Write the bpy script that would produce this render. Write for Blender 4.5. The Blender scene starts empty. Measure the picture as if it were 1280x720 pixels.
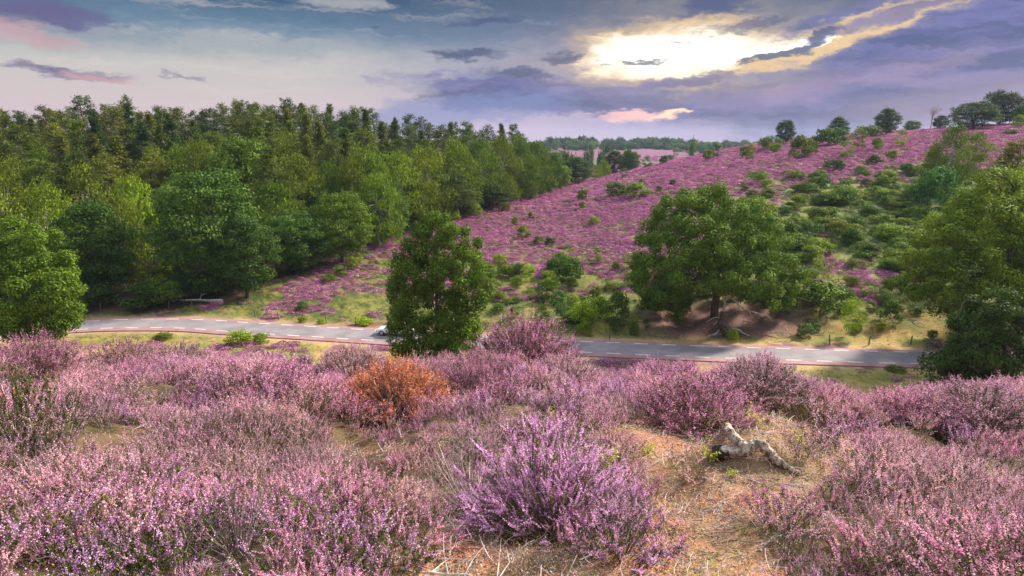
import bpy, math, random
import numpy as np
R = math.radians
SC = bpy.context.scene
COL = SC.collection
rng = np.random.default_rng(7)
random.seed(7)
EYE = 22.0
PITCH = R(12.4)
F = 1280*24/36
CP, SP = math.cos(PITCH), math.sin(PITCH)

# ------------------------------------------------------------------ camera
cam = bpy.data.cameras.new('camera'); cam.lens = 24; cam.sensor_width = 36
cam.clip_start = 0.05; cam.clip_end = 9000
co = bpy.data.objects.new('camera', cam); COL.objects.link(co)
co.location = (0, 0, EYE); co.rotation_euler = (math.pi/2-PITCH, 0, 0)
SC.camera = co

def proj(x, y, z):
    dz = z-EYE
    d = np.maximum(y*CP-dz*SP, 1e-3)
    return 640+F*x/d, 360-F*(y*SP+dz*CP)/d
def ray(u, v):
    a, b = (u-640)/F, (360-v)/F
    return np.array([a, CP+b*SP, -SP+b*CP])
def at(u, v, Y):
    d = ray(u, v); return np.array([0, 0, EYE])+d*(Y/d[1])

# ------------------------------------------------------------------ terrain
def pchip(xk, yk, x):
    xk = np.asarray(xk, float); yk = np.asarray(yk, float)
    h = np.diff(xk); dl = np.diff(yk, axis=0)/(h if yk.ndim == 1 else h[:, None])
    m = np.zeros_like(yk)
    a, b = dl[:-1], dl[1:]
    with np.errstate(divide='ignore', invalid='ignore'):
        hm = np.where(a*b > 0, 2*a*b/(a+b), 0)
    m[1:-1] = np.nan_to_num(hm); m[0] = dl[0]; m[-1] = dl[-1]
    x = np.clip(x, xk[0], xk[-1])
    i = np.clip(np.searchsorted(xk, x)-1, 0, len(xk)-2)
    t = (x-xk[i])/h[i]
    H = h[i]
    if yk.ndim == 2: t = t[:, None]; H = H[:, None]
    return ((1+2*t)*(1-t)**2*yk[i]+t*(1-t)**2*H*m[i]+t*t*(3-2*t)*yk[i+1]+t*t*(t-1)*H*m[i+1])
YK = [0, 3, 6, 10, 13, 16, 20, 30, 45, 58, 66, 72, 85, 100, 130, 170, 220, 260, 300, 400, 600, 900, 1500, 6000]
nearL = [20.4, 19.85, 19.15, 18.15, 17.25, 16.2, 14.3, 10.6, 4.6, .9, 0.1]
nearC = [20.4, 19.8, 19.05, 18.12, 17.32, 16.3, 14.3, 9.6, 3.8, .6, 0.05]
nearD = [20.4, 19.8, 19.0, 18.02, 17.15, 16.0, 14.0, 9.0, 3.4, .5, 0]
nearE = [20.4, 19.75, 18.85, 17.65, 16.6, 15.2, 12.8, 7.8, 2.4, .3, 0]
TAB = {
 -400: nearL+[0, 0, 1.5, 6, 11, 14, 15, 16, 17, 16, 13, 8, 4],
 0:    nearL+[0, 0, 1.0, 5, 10, 13, 15, 16, 17, 16, 13, 8, 4],
 160:  nearL+[0, 0, 1.0, 5, 10, 13, 15, 16, 17, 16, 13, 8, 4],
 320:  nearL+[0, 0, 1.2, 5, 10, 12, 13, 14, 15, 15, 13, 8, 4],
 480:  nearC+[0, .25, 1.3, 3.6, 8, 10, 10, 10, 10, 12, 13, 8, 4],
 640:  nearC+[0, .8, 2.2, 5.0, 7.0, 6.0, 4, 2, 0, 2, 9, 7, 4],
 740:  nearD+[0, 1.2, 3.0, 6.0, 8.6, 8.8, 5, 2, -2, -1, 9, 7, 4],
 800:  nearD+[0, 1.5, 3.6, 7.4, 10.6, 11.8, 10, 5, -2, 0, 9, 7, 4],
 880:  nearD+[0, 1.8, 4.3, 8.4, 12.4, 15, 16.0, 12, 2, 2, 9, 7, 4],
 960:  nearD+[0, 2.0, 4.8, 9.4, 14.3, 18.2, 20.0, 19, 8, 6, 10, 8, 4],
 1120: nearE+[0.2, 2.2, 5.6, 10.8, 16.8, 22.2, 24.0, 23.6, 18, 14, 13, 8, 4],
 1280: nearE+[0.3, 2.5, 6.2, 12.2, 20, 25.5, 26.6, 27, 24, 18, 13, 8, 4],
 1700: nearE+[0.3, 2.8, 7.0, 14, 22, 27, 29, 29, 27, 20, 13, 8, 4],
}
uk = sorted(TAB)
tab = np.array([TAB[k] for k in uk]).T                # (Y, col)
LY = np.log(np.array(YK)+4.0)
NY, NS = 700, 260
gy = np.linspace(LY[0], LY[-1], NY)
gu = np.linspace(-400, 1700, NS)
fine = pchip(LY, tab, gy)
fine = pchip(np.array(uk, float), fine.T, gu).T        # (NY, NS)

def vnoise(x, y, seed=0):
    x = np.asarray(x, float); y = np.asarray(y, float)
    xi = np.floor(x).astype(np.int64); yi = np.floor(y).astype(np.int64)
    fx = x-xi; fy = y-yi; fx = fx*fx*(3-2*fx); fy = fy*fy*(3-2*fy)
    def h(i, j):
        n = (i*374761393+j*668265263+seed*1442695041) & 0x7fffffff
        n = ((n ^ (n >> 13))*1274126177) & 0x7fffffff
        return ((n ^ (n >> 16)) & 0xffff)/65535.0
    return (h(xi, yi)*(1-fx)+h(xi+1, yi)*fx)*(1-fy)+(h(xi, yi+1)*(1-fx)+h(xi+1, yi+1)*fx)*fy
def fbm(x, y, seed=0, o=4):
    s = 0; a = .5; t = 0
    for k in range(o):
        s = s+a*vnoise(x*2**k+17.3*k, y*2**k+5.1*k, seed+k); t += a; a *= .55
    return s/t

def catrom(P, n=24):
    P = [np.array(p, float) for p in P]; P = [2*P[0]-P[1]]+P+[2*P[-1]-P[-2]]
    out = []
    for i in range(1, len(P)-2):
        for t in np.linspace(0, 1, n, endpoint=False):
            a, b, c, d = P[i-1:i+3]
            out.append(.5*((2*b)+(c-a)*t+(2*a-5*b+4*c-d)*t*t+(3*b-a-3*c+d)*t**3))
    out.append(P[-2]); return np.array(out)
def flat(u, v, z=0):
    d = ray(u, v); t = (z-EYE)/d[2]; return np.array([0, 0, EYE])+d*t
road_px = [(60, 411), (110, 406.5), (170, 404.5), (240, 405), (300, 409), (380, 414), (480, 420), (560, 425), (640, 429.5), (740, 434), (860, 439), (1000, 443.5), (1100, 446.5), (1200, 449), (1320, 450)]
rp = [flat(*p)[:2] for p in road_px]
rp = [rp[0]+np.array([-34, -24]), rp[0]+np.array([-14, -8])]+rp+[rp[-1]+np.array([40, 3]), rp[-1]+np.array([110, 22])]
ROAD = catrom(rp, 16)
_rx = np.arange(-170, 230, .5); _ry = np.arange(20, 140.1, .5)
_gx, _gy = np.meshgrid(_rx, _ry); _best = np.full(_gx.shape, 1e9)
for _a, _b in zip(ROAD[:-1], ROAD[1:]):
    _ab = _b-_a; _t = np.clip(((_gx-_a[0])*_ab[0]+(_gy-_a[1])*_ab[1])/(_ab@_ab), 0, 1)
    _best = np.minimum(_best, (_gx-_a[0]-_t*_ab[0])**2+(_gy-_a[1]-_t*_ab[1])**2)
_best = np.sqrt(_best)
def road_dist(x, y):
    x = np.atleast_1d(x).astype(float); y = np.atleast_1d(y).astype(float)
    fx = (x+170)*2; fy = (y-20)*2; ok = (fx >= 0) & (fx < len(_rx)-1) & (fy >= 0) & (fy < len(_ry)-1)
    fx = np.where(ok, fx, 0); fy = np.where(ok, fy, 0); i = fx.astype(int); j = fy.astype(int); a = fx-i; b = fy-j
    d = (_best[j, i]*(1-a)+_best[j, i+1]*a)*(1-b)+(_best[j+1, i]*(1-a)+_best[j+1, i+1]*a)*b
    return np.where(ok, d, 1e9)
def road_dist_slow(x, y):
    x = np.atleast_1d(x).astype(float); y = np.atleast_1d(y).astype(float)
    d = np.full(x.shape, 1e9)
    m = (y > 20) & (y < 140)
    if m.any():
        p = np.stack([x[m], y[m]], 1); best = np.full(len(p), 1e9)
        A = ROAD[:-1]; B = ROAD[1:]
        for a, b in zip(A, B):
            ab = b-a; t = np.clip(((p-a)@ab)/(ab@ab), 0, 1)
            q = a+t[:, None]*ab; best = np.minimum(best, ((p-q)**2).sum(1))
        d[m] = np.sqrt(best)
    return d
def Hraw(x, y):
    x = np.atleast_1d(x).astype(float); y = np.atleast_1d(y).astype(float)
    D = np.maximum(y, np.abs(x)/1.2); D = np.maximum(D, .01)
    u = 640+862*x/D
    fy = (np.log(D+4)-gy[0])/(gy[1]-gy[0]); fu = (np.clip(u, gu[0], gu[-1])-gu[0])/(gu[1]-gu[0])
    iy = np.clip(fy.astype(int), 0, NY-2); iu = np.clip(fu.astype(int), 0, NS-2)
    ty = np.clip(fy-iy, 0, 1); tu = fu-iu
    z = (fine[iy, iu]*(1-tu)+fine[iy, iu+1]*tu)*(1-ty)+(fine[iy+1, iu]*(1-tu)+fine[iy+1, iu+1]*tu)*ty
    return z, D
def H(x, y):
    z, D = Hraw(x, y)
    x = np.atleast_1d(x); y = np.atleast_1d(y)
    n = (fbm(x/1.5, y/1.5, 3)-.5)*np.clip(D/6, .15, 1.0)*np.clip((24-D)/8, .6, 1)+(fbm(x/9, y/9, 11)-.5)*np.clip((D-8)/30, 0, .9)
    n = n+(fbm(x/60, y/60, 21)-.5)*np.clip((D-320)/100, 0, 4)
    rd = road_dist(x, y)
    k = np.clip((rd-3.6)/5.0, 0, 1); k = k*k*(3-2*k)
    z = z+n*k
    return np.where(rd < 8.6, z*k+(1-k)*(-.12), z)
def Hs(x, y): return float(H(x, y)[0])
def ground(u, v, ymin=.5):
    d = ray(u, v); t = ymin; o = np.array([0, 0, EYE])
    ts = np.exp(np.linspace(math.log(ymin), math.log(2500), 900))
    P = o+ts[:, None]*d
    below = P[:, 2] < H(P[:, 0], P[:, 1])
    i = int(np.argmax(below)) if below.any() else len(ts)-1
    lo, hi = ts[max(i-1, 0)], ts[i]
    for _ in range(14):
        m = (lo+hi)/2; p = o+m*d
        if p[2] < Hs(p[0], p[1]): hi = m
        else: lo = m
    p = o+hi*d; p[2] = Hs(p[0], p[1]); return p

# ------------------------------------------------------------------ mesh helpers
def q(o, **k):
    for a, b in k.items(): o[a] = b
    return o
def link(o, parent=None):
    COL.objects.link(o)
    if parent is not None: o.parent = parent
    return o
def make_mesh(name, V, Fq, mats, mi=None, tint=None, smooth=False):
    me = bpy.data.meshes.new(name)
    V = np.asarray(V, np.float32); Fq = np.asarray(Fq, np.int32)
    n = Fq.shape[1]
    me.vertices.add(len(V)); me.vertices.foreach_set('co', V.ravel())
    me.loops.add(Fq.size); me.loops.foreach_set('vertex_index', Fq.ravel())
    me.polygons.add(len(Fq))
    me.polygons.foreach_set('loop_start', np.arange(0, Fq.size, n, dtype=np.int32))
    for m in mats: me.materials.append(m)
    if mi is not None: me.polygons.foreach_set('material_index', np.asarray(mi, np.int32))
    me.polygons.foreach_set('use_smooth', np.full(len(Fq), smooth, bool))
    if tint is not None:
        a = me.attributes.new('tint', 'FLOAT', 'FACE'); a.data.foreach_set('value', np.asarray(tint, np.float32))
    me.update(calc_edges=True)
    return me
class MB:
    def __init__(s): s.V = []; s.F = []; s.M = []; s.T = []; s.n = 0
    def add(s, V, Fq, m=0, t=None):
        V = np.asarray(V, float).reshape(-1, 3); Fq = np.asarray(Fq, int).reshape(-1, 4)
        s.V.append(V); s.F.append(Fq+s.n); s.n += len(V)
        s.M.append(np.full(len(Fq), m) if np.isscalar(m) else np.asarray(m))
        s.T.append(rng.random(len(Fq)) if t is None else (np.full(len(Fq), t) if np.isscalar(t) else t))
        return s
    def mesh(s, name, mats, smooth=False):
        return make_mesh(name, np.concatenate(s.V), np.concatenate(s.F), mats, np.concatenate(s.M), np.concatenate(s.T), smooth)
    def obj(s, name, mats, parent=None, smooth=False):
        return link(bpy.data.objects.new(name, s.mesh(name, mats, smooth)), parent)
    def quads(s, C, A, B, m=0, t=None):
        """rhombus quads: centre C, half axes A, B"""
        n = len(C); V = np.stack([C-A, C-B, C+A, C+B], 1).reshape(-1, 3)
        return s.add(V, np.arange(4*n).reshape(n, 4), m, t)
    def rects(s, C, A, B, m=0, t=None):
        n = len(C); V = np.stack([C-A-B, C+A-B, C+A+B, C-A+B], 1).reshape(-1, 3)
        return s.add(V, np.arange(4*n).reshape(n, 4), m, t)
    def tube(s, P, r, m=0, k=6, t=None, wob=0):
        P = np.asarray(P, float); n = len(P); r = np.broadcast_to(np.asarray(r, float), (n,))
        T = np.gradient(P, axis=0); T /= np.linalg.norm(T, axis=1)[:, None]+1e-9
        ref = np.array([0, 0, 1.]) if abs(T[0][2]) < .8 else np.array([1., 0, 0])
        X = np.cross(T, ref); X /= np.linalg.norm(X, axis=1)[:, None]+1e-9; Yv = np.cross(T, X)
        a = np.linspace(0, 2*math.pi, k, endpoint=False)
        rr = r[:, None]*(1+wob*(rng.random((n, k))-.5))
        V = P[:, None]+rr[..., None]*(np.cos(a)[None, :, None]*X[:, None]+np.sin(a)[None, :, None]*Yv[:, None])
        V = V.reshape(-1, 3); Fq = []
        for i in range(n-1):
            for j in range(k):
                Fq.append((i*k+j, i*k+(j+1) % k, (i+1)*k+(j+1) % k, (i+1)*k+j))
        c0 = len(V); V = np.vstack([V, P[0], P[-1]])
        for j in range(0, k, 2):
            Fq.append((c0, (j+2) % k, (j+1) % k, j)); b = (n-1)*k
            Fq.append((c0+1, b+j, b+(j+1) % k, b+(j+2) % k))
        return s.add(V, Fq, m, t)
    def box(s, c, h, m=0, rot=0, t=None):
        sx = np.array([[-1,-1,-1],[1,-1,-1],[1,1,-1],[-1,1,-1],[-1,-1,1],[1,-1,1],[1,1,1],[-1,1,1]])*np.array(h)
        ca, sa = math.cos(rot), math.sin(rot)
        V = sx@np.array([[ca, sa, 0], [-sa, ca, 0], [0, 0, 1]])+np.array(c)
        return s.add(V, [(0,3,2,1),(4,5,6,7),(0,1,5,4),(1,2,6,5),(2,3,7,6),(3,0,4,7)], m, t)
def unit(n):
    v = rng.normal(size=(n, 3)); return v/np.linalg.norm(v, axis=1)[:, None]
def norm(v): return v/(np.linalg.norm(v, axis=-1)[..., None]+1e-9)
def frame(N):
    """two random orthogonal tangents for normals N"""
    r = unit(len(N)); A = norm(np.cross(N, r)); B = np.cross(N, A); return A, B
# ------------------------------------------------------------------ node helpers and materials
class NT:
    def __init__(s, tree): s.t = tree; s.t.nodes.clear()
    def n(s, typ, **k):
        nd = s.t.nodes.new(typ)
        for a, b in k.items(): setattr(nd, a, b)
        return nd
    def set(s, inp, val):
        if isinstance(val, bpy.types.NodeSocket): s.t.links.new(val, inp)
        elif val is not None:
            if hasattr(inp, 'default_value') and hasattr(inp.default_value, '__len__') and not hasattr(val, '__len__'): val = (val,)*len(inp.default_value)
            if hasattr(val, '__len__') and len(inp.default_value) == 4 and len(val) == 3: val = tuple(val)+(1,)
            inp.default_value = val
    def m(s, op, a, b=None, c=None, clamp=False):
        nd = s.n('ShaderNodeMath', operation=op, use_clamp=clamp)
        for i, x in enumerate((a, b, c)):
            if x is not None: s.set(nd.inputs[i], x)
        return nd.outputs[0]
    def mix(s, f, a, b, blend='MIX'):
        nd = s.n('ShaderNodeMix', data_type='RGBA', blend_type=blend)
        s.set(nd.inputs[0], f); s.set(nd.inputs[6], a); s.set(nd.inputs[7], b); return nd.outputs[2]
    def ss(s, x, a, b):
        nd = s.n('ShaderNodeMapRange', interpolation_type='SMOOTHSTEP')
        s.set(nd.inputs[0], x); s.set(nd.inputs[1], a); s.set(nd.inputs[2], b); return nd.outputs[0]
    def noise(s, vec, scale, detail=3, rough=.55):
        nd = s.n('ShaderNodeTexNoise'); s.set(nd.inputs['Vector'], vec); s.set(nd.inputs['Scale'], scale)
        s.set(nd.inputs['Detail'], detail); s.set(nd.inputs['Roughness'], rough); return nd.outputs[0]
    def ramp(s, x, stops):
        nd = s.n('ShaderNodeValToRGB'); cr = nd.color_ramp
        while len(cr.elements) < len(stops): cr.elements.new(0.5)
        for e, (p, c) in zip(cr.elements, stops): e.position = p; e.color = tuple(c)+(1,)
        s.set(nd.inputs[0], x); return nd.outputs[0]
def srgb(*c):
    return tuple((x/255/12.92 if x/255 <= .04045 else ((x/255+.055)/1.055)**2.4) for x in c)
def mat(name):
    m = bpy.data.materials.new(name); m.use_nodes = True; t = NT(m.node_tree)
    out = t.n('ShaderNodeOutputMaterial'); return m, t, out
def bsdf(t, out, col, rough=.8, spec=.3, bump=None, bstr=.3, bdist=.02):
    b = t.n('ShaderNodeBsdfPrincipled'); t.set(b.inputs['Base Color'], col); t.set(b.inputs['Roughness'], rough)
    t.set(b.inputs['Specular IOR Level'], spec)
    if bump is not None:
        bn = t.n('ShaderNodeBump'); t.set(bn.inputs['Strength'], bstr); t.set(bn.inputs['Distance'], bdist); t.set(bn.inputs['Height'], bump)
        t.t.links.new(bn.outputs[0], b.inputs['Normal'])
    t.t.links.new(b.outputs[0], out.inputs[0]); return b
def attr(t, name, typ='GEOMETRY', out='Fac'):
    a = t.n('ShaderNodeAttribute', attribute_type=typ, attribute_name=name); return a.outputs[out]
def leaf_mat(name, dark, light, trans=.35, use_obj=True, rvar=.25, hue=None, spec=.12):
    """leaf colours run dark..light by leaf, times the object colour and a per-object random"""
    m, t, out = mat(name)
    ti = attr(t, 'tint'); oi = t.n('ShaderNodeObjectInfo')
    c = t.mix(ti, dark, light)
    if hue is not None:
        c = t.mix(t.ss(oi.outputs['Random'], .35, 1.0), c, t.mix(ti, tuple(x*.6 for x in hue), hue))
    v = t.m('MULTIPLY_ADD', t.m('FRACT', t.m('MULTIPLY', oi.outputs['Random'], 7.31)), 2*rvar, 1-rvar)
    c = t.mix(1, c, v, 'MULTIPLY')
    if use_obj: c = t.mix(1, c, oi.outputs['Color'], 'MULTIPLY')
    p = t.n('ShaderNodeBsdfPrincipled'); t.set(p.inputs['Base Color'], c); t.set(p.inputs['Roughness'], .7); t.set(p.inputs['Specular IOR Level'], spec)
    if trans > 0:
        tr = t.n('ShaderNodeBsdfTranslucent'); t.set(tr.inputs[0], c)
        mx = t.n('ShaderNodeMixShader'); t.set(mx.inputs[0], trans)
        t.t.links.new(p.outputs[0], mx.inputs[1]); t.t.links.new(tr.outputs[0], mx.inputs[2]); t.t.links.new(mx.outputs[0], out.inputs[0])
    else: t.t.links.new(p.outputs[0], out.inputs[0])
    return m
def bark_mat(name, a, b, scale=6, stretch=.2, rough=.9):
    m, t, out = mat(name)
    tc = t.n('ShaderNodeTexCoord'); mp = t.n('ShaderNodeMapping'); mp.inputs['Scale'].default_value = (1, 1, stretch)
    t.t.links.new(tc.outputs['Object'], mp.inputs[0])
    n = t.noise(mp.outputs[0], scale, 5, .65); c = t.mix(t.ss(n, .35, .65), a, b)
    bsdf(t, out, c, rough, .15, n, .6, .03); return m
M = {}
M['leaf'] = leaf_mat('broadleaf_foliage', (.030, .062, .008), (.15, .225, .020), .25)
M['needle'] = leaf_mat('needle_foliage', (.030, .055, .012), (.15, .19, .028), .25)
M['bark'] = bark_mat('grey_brown_bark', (.055, .042, .033), (.17, .14, .11))
M['birch'] = bark_mat('birch_bark', (.08, .07, .065), (.55, .52, .48), 4, 1.5)
M['dead'] = bark_mat('bleached_dead_wood', (.20, .165, .14), (.58, .53, .48), 9, .3)
M['deaddark'] = bark_mat('dark_dead_wood', (.04, .03, .028), (.16, .12, .10), 9, .3)
M['post'] = bark_mat('weathered_post_wood', (.07, .06, .05), (.22, .19, .16), 20, .2)
M['log'] = bark_mat('pale_log_bark', (.09, .065, .05), (.58, .48, .39), 26, .45)
M['cut'] = bark_mat('charred_cut_wood', (.015, .012, .012), (.07, .055, .05), 60, 1)
M['flower'] = leaf_mat('heather_flower', (.22, .05, .13), (.88, .42, .63), .35, False, .26, hue=(.87, .50, .54), spec=.1)
M['flower_lilac'] = leaf_mat('lilac_heather_flower', (.28, .08, .26), (.92, .54, .84), .35, False, .2, spec=.1)
M['flower_dull'] = leaf_mat('fading_heather_flower', (.30, .11, .18), (.90, .57, .72), .3, False, .24, hue=(.86, .53, .57), spec=.1)
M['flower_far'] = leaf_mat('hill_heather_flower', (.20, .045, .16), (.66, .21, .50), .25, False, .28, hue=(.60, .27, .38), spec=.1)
M['sprig'] = leaf_mat('heather_leaf_scales', (.025, .038, .008), (.14, .16, .028), .25, False, .25, hue=(.15, .15, .04), spec=.15)
M['twig'] = leaf_mat('grey_woody_stems', (.10, .075, .065), (.42, .34, .31), 0, False, .2, spec=.1)
M['rust'] = leaf_mat('rust_dead_heather', (.20, .06, .035), (.84, .32, .15), .2, False, .15, spec=.1)
M['palestem'] = leaf_mat('pale_dead_heather', (.30, .22, .21), (.74, .61, .56), .15, False, .15, spec=.1)
M['straw'] = leaf_mat('dry_grass', (.25, .17, .06), (.66, .50, .24), .3, False, .2, hue=(.50, .50, .14))
M['grass'] = leaf_mat('fresh_grass', (.09, .12, .02), (.24, .25, .045), .35, False, .25, hue=(.34, .25, .07))
M['lime'] = leaf_mat('yellow_green_leaf', (.28, .36, .03), (.72, .72, .07), .4, False, .1)
M['shrub'] = leaf_mat('shrub_foliage', (.08, .12, .028), (.24, .31, .06), .22)
M['yellow'] = leaf_mat('yellow_flower', (.60, .45, .02), (.9, .75, .05), .3, False, .1)
# ------------------------------------------------------------------ world, sun
SUN_EL, SUN_AZ = R(36), R(55)         # azimuth from +Y towards +X
W = bpy.data.worlds.new('World'); SC.world = W; W.use_nodes = True
t = NT(W.node_tree); out = t.n('ShaderNodeOutputWorld')
sky = t.n('ShaderNodeTexSky'); sky.sky_type = 'NISHITA'; sky.sun_disc = False
sky.sun_elevation = SUN_EL; sky.sun_rotation = SUN_AZ; sky.altitude = 50; sky.air_density = 1.2; sky.dust_density = 1.0; sky.ozone_density = 2.0
SKY_STR = 0.10
tc = t.n('ShaderNodeTexCoord'); sp = t.n('ShaderNodeSeparateXYZ'); t.t.links.new(tc.outputs['Generated'], sp.inputs[0])
X, Yc, Z = sp.outputs
az = t.m('MULTIPLY', t.m('ARCTAN2', X, Yc), 180/math.pi)
el = t.m('MULTIPLY', t.m('ARCSINE', Z), 180/math.pi)
def azel(u, v):
    d = ray(u, v); d = d/np.linalg.norm(d); return math.degrees(math.atan2(d[0], d[1])), math.degrees(math.asin(d[2]))
# warped coordinates so that cloud edges are ragged
az0, el0 = az, el
def warp(scale, off, aa, ae, sx, sy):
    global az, el
    c = t.n('ShaderNodeCombineXYZ'); t.set(c.inputs[0], t.m('MULTIPLY', az0, sx)); t.set(c.inputs[1], t.m('MULTIPLY', el0, sy)); t.set(c.inputs[2], off)
    nd = t.n('ShaderNodeTexNoise'); t.set(nd.inputs['Vector'], c.outputs[0]); t.set(nd.inputs['Scale'], scale); t.set(nd.inputs['Detail'], 6); t.set(nd.inputs['Roughness'], .62)
    s_ = t.n('ShaderNodeSeparateColor'); t.t.links.new(nd.outputs['Color'], s_.inputs[0])
    az = t.m('ADD', az, t.m('MULTIPLY', t.m('SUBTRACT', s_.outputs[0], .5), aa)); el = t.m('ADD', el, t.m('MULTIPLY', t.m('SUBTRACT', s_.outputs[1], .5), ae))
warp(1.0, 2.2, 9, 2.6, .12, .40); warp(1.0, 5.5, 2.6, 1.3, .7, 1.6)
cv = t.n('ShaderNodeCombineXYZ'); t.set(cv.inputs[0], t.m('MULTIPLY', az, .16)); t.set(cv.inputs[1], t.m('MULTIPLY', el, .55))
def nz(scale, off, det=5, rough=.6, stretch=None):
    c = t.n('ShaderNodeCombineXYZ'); sx, sy = stretch or (.16, .55)
    t.set(c.inputs[0], t.m('MULTIPLY', az, sx)); t.set(c.inputs[1], t.m('MULTIPLY', el, sy)); t.set(c.inputs[2], off)
    return t.noise(c.outputs[0], scale, det, rough)
n1 = t.m('SUBTRACT', nz(1.0, 1.3), .5); n2 = t.m('SUBTRACT', nz(2.6, 7.7), .5); n3 = t.m('SUBTRACT', nz(.45, 4.1, 4, .6), .5)
rag = t.m('ADD', t.m('MULTIPLY', n1, 2.2), t.m('MULTIPLY', n2, 1.3))
def blob(u, v, ru, rv, ang=0, soft=.5, ragged=.8, gain=1.):
    a0, e0 = azel(u, v); ca, sa = math.cos(R(ang)), math.sin(R(ang))
    k = 180/math.pi/F
    da = t.m('SUBTRACT', az, a0); de = t.m('SUBTRACT', el, e0)
    p = t.m('ADD', t.m('MULTIPLY', da, ca), t.m('MULTIPLY', de, sa)); r = t.m('SUBTRACT', t.m('MULTIPLY', de, ca), t.m('MULTIPLY', da, sa))
    p = t.m('DIVIDE', p, ru*k); r = t.m('DIVIDE', r, rv*k)
    d = t.m('SUBTRACT', 1, t.m('ADD', t.m('MULTIPLY', p, p), t.m('MULTIPLY', r, r)))
    d = t.m('ADD', d, t.m('MULTIPLY', rag, ragged))
    s_ = t.ss(d, 0, soft)
    return t.m('MULTIPLY', s_, gain) if gain != 1 else s_
K = SKY_STR
def L(*c, g=1.0): return tuple(x*g for x in srgb(*c))
# thin veil over the blue, cream and pink near the horizon, teal higher up
elr = t.m('DIVIDE', el, 90)
def e(v): return max(0., azel(640, v)[1]/90)
veilL = t.ramp(elr, [(0, L(222, 190, 212)), (e(130), L(216, 198, 202)), (e(85), L(202, 198, 194)), (e(45), L(104, 132, 158)), (e(0), L(22, 70, 110)), (.30, L(120, 140, 160)), (.7, L(205, 212, 225)), (1, L(205, 212, 225))])
veilR = t.ramp(elr, [(0, L(204, 180, 212)), (e(150), L(172, 162, 204)), (e(100), L(128, 126, 182)), (e(40), L(102, 104, 140)), (e(0), L(78, 88, 114)), (.30, L(140, 145, 160)), (.7, L(210, 214, 225)), (1, L(205, 212, 225))])
c = t.mix(t.ss(az, azel(330, 100)[0], azel(860, 100)[0]), veilL, veilR)
# unseen sky above the picture, lifted like an overcast zenith to add soft top light
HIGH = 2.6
def over(c, mask, col): return t.mix(mask, c, col)
streak = t.ss(nz(1.0, 9.9, 5, .6, (.07, .9)), .52, .72)
c = over(c, t.m('MULTIPLY', t.m('MULTIPLY', streak, .4), t.ss(az, 12, -6)), L(228, 212, 206))
# broad lavender-blue bank on the right, and its body to the left of centre
bank = t.m('MAXIMUM', blob(1180, 75, 330, 82, 14, .9, .35), blob(690, 118, 215, 30, -4, .8, .6))
bank = t.m('MAXIMUM', bank, blob(860, 125, 210, 38, -2, .9, .5))
shade = t.mix(t.ss(nz(1.4, 3.3, 5, .65, (.07, .6)), .35, .65), L(44, 56, 126), L(104, 100, 170))
c = over(c, t.m('MULTIPLY', bank, .88), shade)
c = over(c, blob(560, 140, 200, 26, 6, .9, .5, .7), L(124, 136, 196))
c = over(c, blob(1060, 100, 180, 20, 10, 1., .9, .45), L(176, 146, 178))
c = over(c, blob(1240, 120, 170, 28, 5, 1., .7, .5), L(160, 142, 178))
# pink light low down
c = over(c, blob(800, 144, 78, 10, 3, .8, .8, .9), L(252, 196, 192, g=1.15))
c = over(c, blob(835, 141, 42, 5, 8, .6, .7, .8), L(255, 222, 180, g=1.25))
# the sunlit gap: gold rim then white core
gap = t.m('MAXIMUM', blob(835, 66, 150, 46, 2, .9, .5), blob(1040, 46, 150, 17, 15, .6, .55))
c = over(c, t.m('MULTIPLY', t.m('MAXIMUM', blob(850, 62, 225, 74, 3, 1.5, .4), blob(1050, 40, 190, 28, 15, 1.2, .5)), .55), L(226, 200, 166))
c = over(c, gap, L(246, 206, 150, g=.95))
core = t.m('MAXIMUM', blob(840, 66, 128, 33, 2, 1.1, .4), blob(965, 62, 70, 9, 8, .5, .4))
c = over(c, core, L(255, 246, 226, g=1.8))
# dark flecks and shreds of cloud
for (u, v, ru, rv, a, g) in [(905, 5, 62, 13, 3, .95), (1017, 42, 36, 8, 16, .95), (975, 66, 50, 7, 14, .95), (1060, 14, 120, 8, 14, .8), (1150, 8, 130, 10, 14, .8), (930, 30, 70, 6, 10, .7),
                             (612, 24, 40, 7, 2, .9), (575, 71, 52, 9, 0, .9), (648, 90, 46, 8, -3, .8), (805, 76, 40, 3.4, 0, .85), (845, 56, 18, 2, 3, .6), (487, 34, 9, 2.5, 0, .7),
                             (700, 75, 26, 8, 0, .8), (760, 78, 8, 2.5, 0, .6), (840, 100, 110, 9, 6, .8), (1180, 45, 150, 26, 14, .75)]:
    c = over(c, blob(u, v, ru, rv, a, 1.0, .8, g), shade if ru > 100 else L(62, 72, 118))
for (u, v, ru, rv, a, g) in [(40, 10, 100, 17, -5, .9), (90, 93, 72, 9, -5, .95), (225, 96, 30, 3, -4, .6)]:
    c = over(c, blob(u, v, ru, rv, a, 1.1, .6, g), L(98, 84, 136))
c = over(c, blob(10, 38, 55, 16, -5, 1, .6, .6), L(214, 160, 168)); c = over(c, blob(128, 99, 45, 5, -8, 1, .6, .7), L(222, 168, 176))
c = over(c, blob(430, 2, 60, 8, 0, 1, .6, .5), L(214, 208, 200))
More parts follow.
